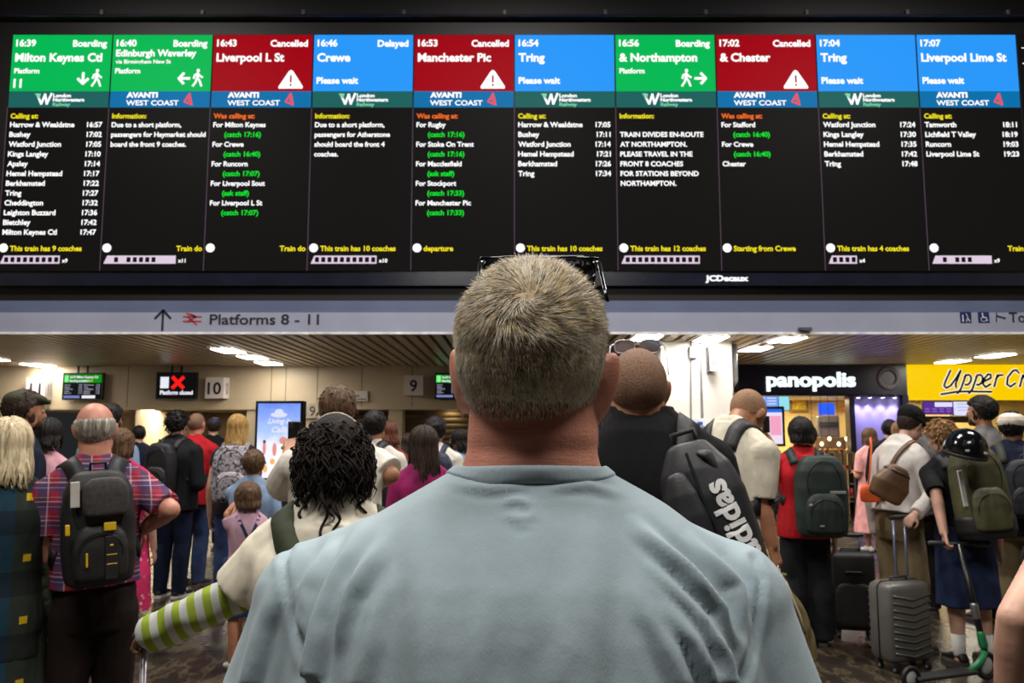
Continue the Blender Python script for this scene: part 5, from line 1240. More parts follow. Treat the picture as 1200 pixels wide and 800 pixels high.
def hat_beanie(res, mat):
    M = res['Mh'] @ Matrix.Scale(res['hs'], 4); m = MB(); m.ell((0,-.022,.058), (.094,.116,.094), (R(-12),0,0), 24, 14); m.xf(M); fuse(m, 'beanie', .006, mat, res['root'], 3, disp=sines(.0015, 90, 2))
    m = MB(); m.rings([(0,-.004,.018,.089,.112),(0,-.004,.022,.095,.118),(0,-.006,.05,.096,.12),(0,-.006,.055,.09,.113)], 28); m.xf(M); m.build('beanie_cuff', mat, res['root'], True)
def hat_round(res, mat):
    M = res['Mh'] @ Matrix.Scale(res['hs'], 4); m = MB(); m.rings([(0,-.006,.005,.088,.108),(0,-.006,.012,.096,.118),(0,-.01,.05,.100,.122),(0,-.01,.06,.096,.118)], 30); m.xf(M @ Matrix.Rotation(R(-6),4,'X')); m.build('hat_band', mat, res['root'], True)
    m = MB(); m.ell((0,-.01,.06), (.094,.115,.06), (R(-6),0,0), 26, 14); m.ell((0,-.01,.105), (.06,.035,.02), None, 16, 8); m.xf(M); fuse(m, 'hat', .006, mat, res['root'], 3)
def buttonline(res, name, mat, pts, w): pass

HR['darkest'] = hair_mat('near black hair', (28,20,16), (46,35,28), (90,90,7), .8)
# ---- left side
P1 = person('woman with straight pale blond hair in a dark tartan coat at the left edge', 12, 488, 3.45, 4, hair=('long','pale',.175,-.1), sex='f', shirt=cloth('dark tartan wool', (44,50,44), .1, stripes=tartan), sleeve=1.95, loose=1.2, hem=.42, legs=('dress', cloth('dark tartan wool', (44,50,44)),   .05, 1.25), shoes=(bsh,None), bulk=.98)
P2 = person('bearded man in a dark olive flat cap and navy shirt behind the pale blond woman', 30, 456, 5.1, -72, hair=('short','dark'), beard='dark', face=True, skin='tan', shirt=NVY, sleeve=1.9, legs=('trousers', DDEN), shoes=(bsh,None), armL='front')
hat_flat(P2, cloth('olive tweed', (66,66,52)))
P3 = person('dark-haired woman in a pink top half hidden between the flat cap and the plaid shirt', 58, 489, 5.8, -25, hair=('long','black',.10,.3), sex='f', shirt=PNK, legs=('trousers', DDEN), shoes=(bsh,None), armL='front', armR='front')
P4 = person('balding man in a red and blue plaid shirt wearing a black backpack', 124, 472, 3.6, 4, hair=('bald','grey'), skin='pink', bulk=.92, slean=-3.2, yaw=-8, shirt=cloth('plaid shirt cotton', (150,44,62), .1, stripes=plaid), sleeve=.86, loose=1.1, hem=.555, collar=True, neckr=1.1,
            legs=('trousers', BRT), shoes=(bsh,None), armL=('px', (57,634,-.10), (61,692,-.02)), armR=('px', (200,597,-.02), (164,622,.14)), vox=.007)
pk = backpack(P4, 'black daypack with yellow tabs on the back of the man in plaid', .275, .455, .17, .575, plain('charcoal pack fabric', (27,25,24), .6, 0, .2, 20, .3, 250), accent=[(.12,.52,.16,.07),(-.42,.52,.06,.09),(-.18,.25,.03,.12),(.14,.36,.05,.02),(.14,.28,.14,.008),(.14,.2,.14,.008)], extra=webg, strapw=.07, strapmat=nylon)
m = MB(); soft_box(m, (.02,-.105,.28), .17, .15, .06, .8); fuse(m, 'mesh_pocket', .006, plain('grey mesh pocket', (58,54,52), .7, 0, .2, 60), pk, 2)
MB().box((-.105,-.105,.32), (-.072,-.088,.42), .003).build('white_tag', plain('white luggage tag', (190,184,176), .5), pk)
MB().box((.015,-.122,.03), (.06,-.108,.2), .003).build('ladder_strap', nylon, pk)
m = MB(); w_ = P4['arms'][-1][2]; e_ = P4['arms'][-1][1]; d_ = (w_-e_).normalized(); m.caps(w_-d_*.03, w_-d_*.012, .036, .035, 16, False, False); m.xf(P4['Mup']); m.build('wristwatch', plain('watch band', (120,100,80), .3, .5), P4['root'], True)
P5 = person('dark-haired man in a light blue shirt just right of the balding head', 131, 472, 7.0, -35, hair=('short','black'), skin='tan', shirt=LBL, sleeve=1.9, collar=True, legs=('trousers', DDEN), shoes=(bsh,None), beard='dark', armL='front', armR='front')
P6 = person('woman with light brown bob in a pink floral dress beyond the plaid shirt', 151, 501, 6.15, -20, hair=('bob','brown',.10), sex='f', shirt=cloth('pink floral cotton', (196,48,96), .15, stripes=floral), sleeve=.5, legs=('dress', cloth('pink floral cotton', (196,48,96)), .20, 1.25), shoes=(plain('tan sandal', (120,84,60), .6), None), slean=-4)
P7 = person('small distant figure in a navy jacket beside the lit corridor wall', 163, 498, 11.5, 20, hair=('short','black'), shirt=NVY, sleeve=1.9, legs=('trousers', BLT), shoes=(bsh,None), vox=.014)
P8 = person('man with thick dark hair in a black jacket and navy jeans with a black backpack', 209, 480, 8.3, -32, hair=('curly','black'), shirt=cloth('black jacket', (26,26,29)), sleeve=1.92, loose=1.8, legs=('trousers', DDEN), shoes=(bsh, SOLEW), bulk=1.08, armL='front', armR='front')
for s in (-1, 1):
    for j in range(3):
        an = s*.055*P8['H']; m = MB(); m.tube([(an+s*.045, .0+j*.028, .035), (an+s*.038, .02+j*.026, .075)], .007, 6); m.build('shoe_stripe', plain('white shoe stripe', (225,222,218)), P8['root'])
bk8 = backpack(P8, 'black backpack with a blue mark on the man in the black jacket', .31, .50, .18, .56, plain('black pack cloth', (20,20,23), .6), accent=[(-.2,.3,.2,.06)], extra=plain('blue tag', (50,110,180)))
P9 = person('bald man in a red polo shirt beside the man in the black jacket', 231, 484, 8.9, -30, hair=('buzz','stub'), skin='pink', shirt=RED, sleeve=.9, collar=True, loose=1.3, bulk=1.05, legs=('trousers', DEN), shoes=(bsh,None), armL='front', armR='front')
P10 = person('distant man in a blue baseball cap and black t-shirt', 251, 489, 12.0, 0, hair=('short','dark'), shirt=BLK, legs=('trousers', BLT), shoes=(bsh,None), vox=.014); hat_ball(P10, cloth('blue cap cotton', (52,66,118)))
P11 = person('woman with long golden blond hair wearing a mottled grey backpack', 279, 485, 8.0, -8, hair=('long','blond',.27,-.35), sex='f', shirt=cloth('dark grey vest', (48,44,44)), sleeve=.3, legs=('trousers', DEN), shoes=(bsh,None), yaw=-10)
backpack(P11, 'mottled grey and white backpack under the long golden hair', .36, .52, .19, .545, cloth('mottled pack print', (150,144,150), .1, stripes=camo), strapw=.06)
P12 = person('boy with brown hair in a light blue polo near the lit advert', 298, 528, 6.3, -14, hair=('short','brown'), child=True, H=1.47, shirt=LBL, sleeve=.8, collar=True, legs=('shorts', NVY), shoes=(wsh,None), skin='tan', armL=('px',(283,585,-.05),(273,598,-.18)))
P13 = person('small girl in a pink t-shirt and denim dungarees held close by the boy', 291, 565, 5.8, 8, hair=('bob','brown',.06), child=True, H=1.25, sex='f', shirt=cloth('pale pink cotton', (204,164,182)), sleeve=.7, legs=('shorts', DEN), shoes=(wsh,None), skin='tan', armL=('px',(266,603,-.05),(273,592,.15)))
m = MB(); rf = out_of(P13)
for s in (-1,1): band(m, strap_pts(P13, [(s*.07,-.09,.60), (s*.0,-.08,.70), (-s*.055,-.02,.84), (-s*.06,.05,.78)], .004, 16), .022, .006, rf)
m.build('dungaree_straps', DEN, P13['root'])
m = MB(); m.rings([(0,0,z*1.25,.108*1.25+.012,.084*1.25+.012) for z in (.50,.56,.60)], 22, 2.2); m.build('dungaree_waist', DEN, P13['root'], True)
# ---- curly haired woman, near
P14 = person('woman with tied-up dark curly hair, white t-shirt and green striped undersleeves, near left of centre', 393, 486, 2.2, -4, hair=('cap','darkest'), sex='f', skin='brown', bulk=1.12, shirt=CRM, sleeve=.95, loose=2.0, hem=.44, legs=('trousers', DDEN), shoes=(wsh,None), vox=.007,
             armL=('px', (282,693,-.02), (196,733,.02)), handcurl=(1.0,.5))
m = MB(); Mh, hs = P14['Mh'], P14['hs']; g = random.Random(5)
for i in range(620):
    a = R(g.uniform(-128,128)); e = R(min(50, g.gauss(-4,24))); d = Vector((math.sin(a)*math.cos(e), -math.cos(a)*math.cos(e), math.sin(e)))
    p = Vector((d.x*(HRAD.x+.014), d.y*(HRAD.y+.014), d.z*(HRAD.z+.012)))+HC; L = g.uniform(.05,.125)*(1 if d.z < .5 else .8); ph = g.uniform(0,6.28); pts = []; g_c = g.uniform(60,130)*g.choice((-1,1)); g_r = g.uniform(.007,.014)
    for k_ in range(15):
        f = k_/14; th = ph+f*L*g_c; rr = g_r*min(1, .3+f*2); out = Vector((d.x*.6, d.y*.75, .25)); 
        pts.append((p+out*((.03+.05*(i%7)/7)*f*(1-f*.45))+Vector((0,-.01*f,-L*f*f*.95))+Vector((math.cos(th)*rr, math.sin(th)*rr, math.sin(th*.7)*rr*.4)))*hs)
    m.tube([Mh@q_ for q_ in pts], [.0030*hs]*11+[.0026*hs,.002*hs,.0015*hs,.0006*hs], 6, True, .6)
for (ax, L, ph, oy) in ((-.012,.30,0,-.135),(.02,.20,1.5,-.13),(.004,.13,2,-.105),(-.075,.14,1,-.06),(.085,.13,3,-.05),(.078,.10,5,-.06),(-.088,.11,2,-.03)):
    pts = [Mh@((Vector((ax,oy-.012,-.03))+Vector((math.cos(ph+t*.62)*.009,math.sin(ph+t*.62)*.009-.02*(t/30),-L*t/30)))*hs) for t in range(31)]; m.tube(pts, [.0055*hs]*24+[.005*hs,.005*hs,.004*hs,.003*hs,.002*hs,.0015*hs,.001*hs], 6, True, .7)
m.build('ringlets', HR['darkest'], P14['root'], True)
m = MB(); m.ell((0,-.105,-.02), (.062,.04,.052), None, 18, 12); m.xf(Mh @ Matrix.Scale(hs,4)); fuse(m, 'tied_hair', .007, HR['darkest'], P14['root'], 2, disp=sines(.006, 90, 4))
m = MB(); m.tube([Mh@(Vector((.088*math.cos(a), .03-.01*math.sin(a), .022+.113*math.sin(a)))*hs) for a in np.linspace(R(5), R(175), 22)], .0022, 6); m.build('hair_band', plain('thin pale hair band', (200,190,175), .3), P14['root'], True)
S, E, W = P14['arms'][-1]; Mu = P14['Mup']
m = MB(); a0 = E.lerp(S, .12); pts = [a0, E+Vector((0,0,-.005)), E.lerp(W,.3), E.lerp(W,.6), E.lerp(W,.9), W+(W-E).normalized()*.065]; m.tube([Mu@q_ for q_ in pts], [.042,.047,.051,.052,.050,.043], 18)
us = fuse(m, 'undersleeve', .006, cloth('green striped cotton', (170,190,60), .1, stripes=rings_), P14['root'], 4, disp=sines(.009, 30, 9, 1.0))
hand = (P14['MW'] @ Mu) @ (W+(W-E).normalized()*.07)
t = thing('walking_stick', 'grey walking pole held by the woman with the green striped sleeve', 'walking stick', (hand.x, hand.y, 0))
MB().tube([(0,0,.03),(0,0,hand.z-.01)], .0085, 12).build('shaft', plain('grey aluminium', (168,164,172), .3, .4), t, True); MB().caps((-.02,0,hand.z), (.03,0,hand.z+.004), .014, .013, 12).build('handle', dk, t, True); MB().rings([(0,0,0,.016,.016),(0,0,.03,.014,.014),(0,0,.05,.010,.010)], 14).build('rubber_tip', bsh, t, True)
grn = plain('olive green webbing', (52,60,38), .75, 0, .12, 30, .4, 400)
t = thing('shoulder_bag', 'olive shoulder bag on a wide green strap worn by the curly haired woman', 'bag', (0,0,0)); MB0 = P14['MW'] @ P14['Mup']; t.location = MB0 @ Vector((.30,-.16,.72)); Mi = t.matrix_world.inverted()
m = MB(); rf = out_of(P14); band(m, strap_pts(P14, [(.10,-.09,.60), (.01,-.10,.70), (-.055,-.07,.80), (-.078,-.01,.87), (-.075,.05,.82), (-.02,.10,.70), (.08,.10,.60)], .008, 26), .062, .007, rf); 
inv = Matrix.Translation(-t.location); m.xf(inv @ P14['MW']); m.build('strap', grn, t, True)
m = MB(); band(m, strap_pts(P14, [(.085,-.08,.66), (.078,-.06,.80), (.08,-.01,.86), (.08,.05,.80)], .008, 16), .05, .007, rf); m.xf(inv @ P14['MW']); m.build('strap', grn, t, True)
m = MB(); soft_box(m, (0,0,-.05), .30, .30, .12, .9); fuse(m, 'bag_body', .008, cloth('olive canvas', (60,66,44)), t, 3)
P15 = person('tall brown-haired man in a white t-shirt raising a phone behind the curly haired woman', 396, 451, 4.3, 6, hair=('short','brown'), shirt=WT, sleeve=.85, loose=1.6, bulk=1.12, legs=('trousers', DDEN), shoes=(wsh,None), skin='tan', vox=.007,
             armL=('px', (329,575,.05), (338,528,.28)), armR=('px', (458,556,.0), (432,566,.24)), handcurl=(.9,.6))
def phone(label, c, rz, mat, h=.15, w=.072, tilt=0):
    t = thing('smartphone', label, 'phone', c, R(rz)); MB().box((-w/2,-.004,-h/2),(w/2,.004,h/2),.004).build('case', mat, t); MB().box((-w/2+.003,.0035,-h/2+.004),(w/2-.003,.005,h/2-.004)).build('display', glow('dim phone display', (70,90,120), .6), t); MB().box((-w/2+.008,-.0065,h/2-.04),(-w/2+.03,-.003,h/2-.01),.002).build('camera_block', bsh, t); t.rotation_euler.x = R(tilt); return t
phone('dark smartphone held up against the lit advert by the tall man in white', P(345,509,4.66), 8, plain('black phone case', (16,17,22), .3))
P16 = person('dark-haired man in a white shirt with black bag straps left of the number 9 gate', 440, 480, 6.6, -22, hair=('short','black'), skin='tan', shirt=WT, sleeve=.9, legs=('trousers', NVY), shoes=(bsh,None), loose=1.3)
backpack(P16, 'small black backpack with thick straps on the man by the 9 gate', .26, .36, .12, .58, nylon, strapw=.07, dx=.07)
P17b = person('woman with auburn wavy hair behind the man in the white shirt', 455, 493, 8.2, 15, hair=('long','auburn',.12,-.3), sex='f', shirt=cloth('rust top', (130,60,50)), legs=('trousers', DDEN), shoes=(bsh,None))
P17 = person('woman with very long brown hair in a magenta top', 497, 498, 5.2, 10, hair=('long','dark',.27,.2), sex='f', shirt=cloth('magenta knit', (138,34,88), .2), sleeve=1.4, legs=('trousers', BLT), shoes=(bsh,None), yaw=14, loose=1.3)
P18 = person('black-haired man in a white t-shirt with a navy backpack in front of the shutter', 511, 487, 7.6, -14, hair=('short','black'), skin='brown', shirt=WT, sleeve=.8, legs=('trousers', NVY), shoes=(bsh,None), hairt=.026)
backpack(P18, 'navy backpack with pale zips on the man in front of the shutter', .34, .48, .18, .55, plain('navy pack cloth', (34,40,66), .6), accent=[(.2,.3,.12,.05),(-.1,.28,.16,.04)], extra=plain('pale zip pull', (190,190,196)), dx=.05)
P19 = person('woman with dark hair in a light blue top turned left, beside the big grey head', 538, 502, 8.8, 62, hair=('long','black',.14,-.2), sex='f', face=True, skin='tan', shirt=LBL, sleeve=.7, legs=('trousers', DDEN), shoes=(bsh,None))
P20 = person('dark-haired girl in a pale blue top left of the magenta top', 480, 507, 9.2, -10, hair=('long','dark',.16,.1), sex='f', shirt=LBL, sleeve=.7, legs=('skirt', NVY, .3), shoes=(bsh,None), vox=.012)
# ---- right side
R1 = person('shaven-headed man in a black polo shirt with glasses on his head, right of centre', 747, 412, 2.55, 0, H=1.93, hair=('buzz','stub'), skin='tan', bulk=.97, pitch=-14, headdrop=.072, neckr=1.35, jaw=1.1, shirt=BLK, sleeve=.9, collar=True, loose=1.4, legs=('trousers', BLT), shoes=(bsh,None), vox=.007)
Mh, hs = R1['MW'] @ R1['Mh'], R1['hs']
t = thing('glasses', 'clear framed glasses pushed up on the shaven head of the man in the black polo', 'glasses', Mh @ (Vector((0,.06,.125))*hs)); inv = t.location.copy()
fr = plain('pale clear frame', (205,205,210), .15, .2); ln = plain('grey reflective lens', (150,158,175), .1, .7)
G = lambda x, y, z: Mh @ (Vector((x,y,z))*hs) - inv
for s in (-1,1):
    ol = [G(s*.036+.029*math.copysign(abs(math.cos(a))**.6, math.cos(a)), .082-.004*math.cos(a)*s, .114+.019*math.copysign(abs(math.sin(a))**.6, math.sin(a))) for a in np.linspace(0, 2*math.pi, 22)]
    f_ = MB().tube(ol, .0022, 6).build('frame_rim', fr, t, True); MB().loft([[tuple(p) for p in ol[:-1]], [tuple(p+Vector((0,.002,0))) for p in ol[:-1]]]).build('lens', ln, f_)
    MB().tube([G(s*.066,.08,.122), G(s*.076,.07,.118), G(s*.082,.0,.08), G(s*.083,-.03,.05)], .0026, 6).build('temple', fr, t, True)
MB().tube([G(-.008,.083,.118), G(0,.085,.121), G(.008,.083,.118)], .002, 6).build('bridge', fr, t, True)
R2 = person('man with cropped fair hair in a cream t-shirt bowing his head beside the pillar', 846, 466, 4.2, -34, H=1.93, hair=('buzz','fairstub'), skin='tan', lean=9, pitch=46, headdrop=.0, bulk=.88, shirt=CRM, sleeve=.9, loose=1.0, legs=('trousers', DDEN), shoes=(bsh,None), vox=.006, armR=('px', (892,588,-.10), (905,638,-.10)), handcurl=(.5,.9), face=True)
# big sports pack hanging on one shoulder
Yb = 2.17; pc = P(800, 676, Yb); pt = P(800, 500, Yb); bh = pt.z-pc.z
t = thing('backpack', 'black sports backpack with white lettering beside the man in the black polo', 'backpack', P(858, 684, Yb)); t.rotation_euler = (R(-4), R(-17), R(-14)); bpy.context.view_layer.update()
bkm = plain('black grey pack nylon', (34,34,38), .5, 0, .25, 6, .12, 160); bw = 98*Yb/960; bd_ = .15
m = MB(); soft_box(m, (0,0,0), bw, bh*.98, bd_, .66, .95, 2.8); fuse(m, 'main_bag', .006, bkm, t, 3, disp=sines(.006, 26, 8, .35))
m = MB(); soft_box(m, (-bw*.22,-.05,.012), bw*.5, bh*.76, .10, .7, .95, 2.8); fuse(m, 'front_pocket', .005, bkm, t, 3, disp=sines(.004, 30, 3, .35))
m = MB(); M = Matrix.Translation((bw*.44, -.08, bh*.16)) @ Matrix.Rotation(R(100), 4, Vector((0,-1,0)))
text_into(m, 'adidas', 0, 0, 0, .060, bold=.035, wmax=.265, M=M)
def onto(mb, objs, off=.003):
    bvs = [bvh_of(o) for o in objs]; out = []
    for p in mb.v:
        ys = [h[0].y for h in (bv.ray_cast(Vector((p[0], -1, p[2])), Vector((0,1,0))) for bv in bvs) if h[0]]
        out.append((p[0], min(ys)-off, p[2]) if ys else p)
    mb.v = out; return mb
onto(m, [c for c in t.children if c.name.startswith(('main_bag','front_pocket'))]); flatmesh(m, 'lettering', plain('white print', (236,234,232), .5), t)
MB().tube([(-bw*.02,-bd_*.45,bh*.9), (.0,-bd_*.54,bh*.6), (bw*.06,-bd_*.52,bh*.3)], .004, 6).build('zip', plain('dark zip', (30,30,32), .4), t)
m = MB(); m.tube([(-.03,.0,bh*.93), (-.03,.0,bh+.02), (.03,.0,bh+.02), (.03,.0,bh*.93)], .008, 8); m.build('grab_handle', nylon, t, True)
rf = out_of(R1); pts = strap_pts(R1, [(.075,-.11,.74), (.072,-.08,.80), (.074,-.03,.86), (.08,.05,.80), (.11,.06,.70), (.13,-.02,.62)], .010, 20); m = MB(); band(m, pts, .065, .016, rf); m.xf(t.matrix_basis.inverted() @ R1['MW']); m.build('shoulder_strap', nylon, t, True)
m = MB(); m.tube([(bw*.0,.0,bh*.93), (bw*.2,-.04,bh*.86), (bw*.36,-.03,bh*.66), (bw*.44,.0,bh*.4)], [.02,.026,.022,.014], 10, True, .5); fuse(m, 'padded_strap', .005, nylon, t, 3)
backpack(R2, 'plain black backpack on the man in the cream t-shirt', .30, .44, .16, .57, plain('plain black pack', (22,22,24), .6), dx=-.03, strapw=.08, strapmat=nylon, pocket=False)
S, E, W = R2['arms'][1]; hw = (R2['MW'] @ R2['Mup']) @ (W+(W-E).normalized()*.10)
t = thing('drawstring_bag', 'olive drawstring bag with pale cords hanging from the hand of the man in cream', 'bag', (hw.x+.045, hw.y, hw.z-.46))
m = MB(); m.rings([(.03,0,0,.07,.05),(.03,0,.02,.10,.075),(.01,0,.14,.105,.08),(-.01,0,.28,.075,.06),(-.03,0,.36,.04,.035),(-.035,0,.40,.03,.03),(-.035,0,.42,.038,.036)], 22, 2.2); fuse(m, 'sack', .006, cloth('olive sackcloth', (104,94,62), .15), t, 3, disp=sines(.008, 40, 6, .3))
for s in (-1,1): MB().tube([(-.035+s*.02,-.035,.38), (-.045+s*.01,-.03,.43), (-.047,-.01,.46)] if s < 0 else [(-.02,-.036,.39), (.0,-.05,.33), (.03,-.07,.24), (.05,-.075,.16)], .005, 8).build('cord', plain('pale cord', (200,186,160)), t, True)
R3 = person('woman with a black bob in a red t-shirt wearing a dark green backpack', 938, 488, 6.5, 14, hair=('bob','black',.075), sex='f', shirt=cloth('bright red cotton', (186,32,40)), sleeve=.95, loose=1.8, bulk=1.08, legs=('wide', cloth('black studded trousers', (30,30,33), .3)), shoes=(bsh,None), armL=('px',(898,540,-.02),(886,556,.1)))
backpack(R3, 'dark green travel backpack on the woman with the black bob', .38, .60, .22, .49, plain('dark green pack cloth', (34,46,42), .6, 0, .2, 10, .3, 200), accent=[(.25,.55,.3,.035),(-.3,.4,.06,.03),(-.1,.15,.08,.02)], extra=plain('pale buckle', (150,150,146)), dx=.06, strapw=.07)
for s in (-1,1):
    for z in (.15,.28,.41,.55): MB().ell((s*.078*1.7,-.058,z*1.3), (.014,.008,.014), None, 10, 6).build('trouser_stud', plain('dull stud', (96,96,100), .35, .6), R3['root'], True)
R4 = person('person in a dark top raising a phone behind the woman with the black bob', 944, 496, 7.6, 30, hair=('short','dark'), skin='tan', shirt=cloth('dark plum top', (40,30,38)), sleeve=.7, legs=('trousers', BLT), shoes=(bsh,None), armL=('px',(915,540,-.1),(899,511,-.1)), armR='front', handcurl=(.9,.5))
c_ = P(898,497,7.42); phone('dark smartphone held up in front of the order screen', c_, 20, plain('black phone case', (16,17,22), .3))
R5 = person('woman with brown hair in a long pale pink dress in front of the bakery', 1018, 501, 11.4, 32, hair=('long','brown',.12,.3), sex='f', yaw=10, shirt=cloth('pale pink cotton dress', (226,160,156)), sleeve=.8, legs=('dress', cloth('pale pink cotton dress', (226,160,156)), .16, 1.5), shoes=(wsh,None), armL='front', armR='front', skin='tan')
R6 = person('woman with long blond hair by the lavender wall', 1054, 493, 9.4, 12, hair=('long','light',.2,.1), sex='f', shirt=cloth('ivory blouse', (206,196,180)), sleeve=1.9, legs=('trousers', BLT), shoes=(bsh,None))
R6b = person('dark-haired person in black just left of the long blond hair by the lavender wall', 1042, 491, 10.4, -8, hair=('short','black'), shirt=BLK, sleeve=1.9, legs=('trousers', BLT), shoes=(bsh,None))
R6c = person('man with greying hair mostly hidden behind the black beanie', 1066, 473, 7.6, 25, hair=('short','grey'), shirt=GRYT, legs=('trousers', BLT), shoes=(bsh,None))
R7 = person('woman in a black beanie and white denim jacket leaning over a suitcase', 1047, 482, 6.3, -45, H=1.80, hair=('cap','dark'), sex='f', lean=8, pitch=22, headdrop=-.02, face=True, shirt=cloth('white denim', (208,202,196), .06), sleeve=1.95, loose=2.2, hem=.56, collar=True, legs=('wide', KHA), shoes=(bsh,None), armR=('px',(1094,582,-.22),(1072,603,-.36)), handcurl=(.5,.95)); hat_beanie(R7, cloth('black knit', (20,19,20)))
lea = plain('tan brown leather', (98,70,44), .45, 0, .15, 8, .2, 60)
t = thing('handbag', 'tan leather bucket bag on the back of the woman in white denim', 'bag', P(1035, 585, 5.9)); t.rotation_euler = (0, R(28), R(-10))
m = MB(); m.rings([(0,0,0,.09,.05),(0,0,.015,.115,.06),(0,0,.12,.13,.07),(.0,0,.24,.075,.05),(0,0,.26,.05,.04)], 22, 2.6); fuse(m, 'bag_body', .006, lea, t, 3); MB().rings([(0,0,.205,.098,.060),(0,0,.225,.09,.056)], 22).build('rim', plain('dark leather rim', (60,42,28), .5), t, True)
m = MB(); rf = out_of(R7); pts = strap_pts(R7, [(.0,-.12,.60), (.03,-.10,.70), (.058,-.07,.80), (.07,0,.87), (.07,.06,.80)], .010, 18); band(m, pts, .035, .008, rf); m.xf(t.matrix_basis.inverted() @ R7['MW']); m.build('strap', lea, t, True)
t = thing('pouch', 'small bright orange pouch on an orange strap behind the tan leather bag', 'bag', P(1021, 588, 6.3)); org = plain('bright orange fabric', (226,92,36), .6)
m = MB(); soft_box(m, (0,0,0), .16, .13, .07); fuse(m, 'pouch_body', .006, org, t, 2); MB().tube([(-.02,.0,.12), (.0,-.01,.25), (.03,.02,.42), (.06,.1,.48)], .014, 8, True, .3).build('strap', org, t, True)
R8 = person('teenager with curly light brown hair in a black t-shirt carrying an olive rucksack', 1122, 491, 5.95, 26, H=1.70, hair=('curly','light'), skin='fair', lean=5, pitch=16, yaw=16, slean=-5, bulk=.9, shirt=BLK, sleeve=.95, loose=1.3, legs=('shorts', DEN), shoes=(bsh,None), vox=.007, armL=('px',(1097,578,-.12),(1106,624,-.22)), handcurl=(1.0,.5), face=True)
for s in (-1,1):
    m = MB(); an = Vector((s*.055,-.012,.045))*1.70; m.caps(an+Vector((0,.0,.0)), an+Vector((-s*.001,.004,.13)), .040, .047, 16, True, False); m.build('sock', plain('white ribbed sock', (216,214,210), .8), R8['root'], True)
m = MB(); m.rings([(0,0,z*1.70,(.112+.012*(.5-z)*4)*1.70,(.086+.01*(.5-z)*4)*1.70) for z in (.235,.24,.30,.38,.46,.52,.56)], 26, 2.3); fuse(m, 'baggy_shorts', .009, cloth('dark blue denim', (32,42,70), .2), R8['root'], 3, disp=sines(.007, 22, 9, .3))
oli = plain('olive rucksack canvas', (74,74,46), .65, 0, .18, 10, .3, 200)
bk = backpack(R8, 'olive green rucksack on the back of the teenager in the black t-shirt', .35, .60, .24, .52, oli, strapw=.07, dx=.03, strapmat=nylon, accent=[(-.46,.55,.08,.4)], extra=plain('white logo panel', (205,205,205)))
m = MB(); soft_box(m, (0,-.0,-.02), .37, .18, .26, .98, .9); fuse(m, 'base_panel', .009, nylon, bk, 2)
hc = P(1131, 529, 5.48)
t = thing('helmet', 'glossy black cycle helmet strapped on top of the olive rucksack', 'helmet', hc); t.rotation_euler = (R(12), R(8), 0)
gl = plain('glossy black shell', (14,15,18), .12); bm = bmesh.new(); bmesh.ops.create_uvsphere(bm, u_segments=40, v_segments=20, radius=1); 
for v in bm.verts: v.co = Vector((v.co.x*.135, v.co.y*.15, max(v.co.z, -.12)*.155))
me = bpy.data.meshes.new('shell'); bm.to_mesh(me); bm.free(); me.materials.append(gl); me.polygons.foreach_set('use_smooth', [True]*len(me.polygons)); o = bpy.data.objects.new('shell', me); COL.objects.link(o); o.parent = t
for (ax, az) in ((-.07,.07),(-.025,.085),(.025,.085),(.07,.07)): MB().ell((ax,-.15*math.sqrt(max(0,1-(ax/.135)**2-(az/.155)**2))+.004,az), (.010,.010,.024), (R(-25),0,0), 12, 8).build('vent', plain('dark vent', (3,3,3), .9), t, True)
for (ax, az, w) in ((-.055,.028,.02),(.05,.028,.022)): MB().ell((ax,-.15*math.sqrt(max(0,1-(ax/.135)**2-(az/.155)**2))+.001,az), (w,.004,.009), None, 14, 6).build('emblem', plain('pale emblem', (205,205,210), .4), t, True)
MB().rings([(0,0,-.03,.128,.143),(0,0,-.022,.136,.151),(0,0,-.008,.136,.151)], 36).build('rim', plain('matte rim', (30,30,32), .6), t, True)
R9 = person('dark-haired bearded man in a grey t-shirt looking left under the yellow sign', 1149, 463, 7.3, 66, hair=('short','black'), face=True, beard='dark', skin='tan', shirt=GRYT, sleeve=.9, legs=('trousers', BLT), shoes=(bsh,None), hairt=.022)
R10 = person('man in a round white hat and navy jacket at the right edge', 1184, 481, 6.45, 4, hair=('short','black'), skin='brown', shirt=NVY, sleeve=1.92, loose=1.8, bulk=1.05, legs=('trousers', KHA), shoes=(brs,None), yaw=-12); hat_round(R10, cloth('ivory cotton hat', (226,216,200)))
m = MB(); Mq = R10['Mup']; H_ = R10['H']; m.tube([Mq@Vector((.062*math.cos(a)*1.05, -.01+.06*math.sin(a), .862*H_+.004-.012*math.sin(a))) for a in np.linspace(0, 2*math.pi, 24)], .006, 8); m.build('shirt_collar', WT, R10['root'], True)
backpack(R10, 'dark rucksack with a grey strap on the man in the round white hat', .30, .44, .16, .55, plain('dark navy pack cloth', (24,27,38), .6), dx=.06, strapmat=plain('grey green strap', (62,64,58), .7), strapw=.06)
R11 = person('person cut by the right edge showing only a bare arm', 1316, 470, 1.95, 0, H=1.66, hair=('long','dark',.2), sex='f', bulk=1.1, shirt=BLK, sleeve=.06, legs=('trousers', DDEN), shoes=(wsh,None), vox=.007, armL=('px',(1187,724,-.05),(1178,845,.04)))
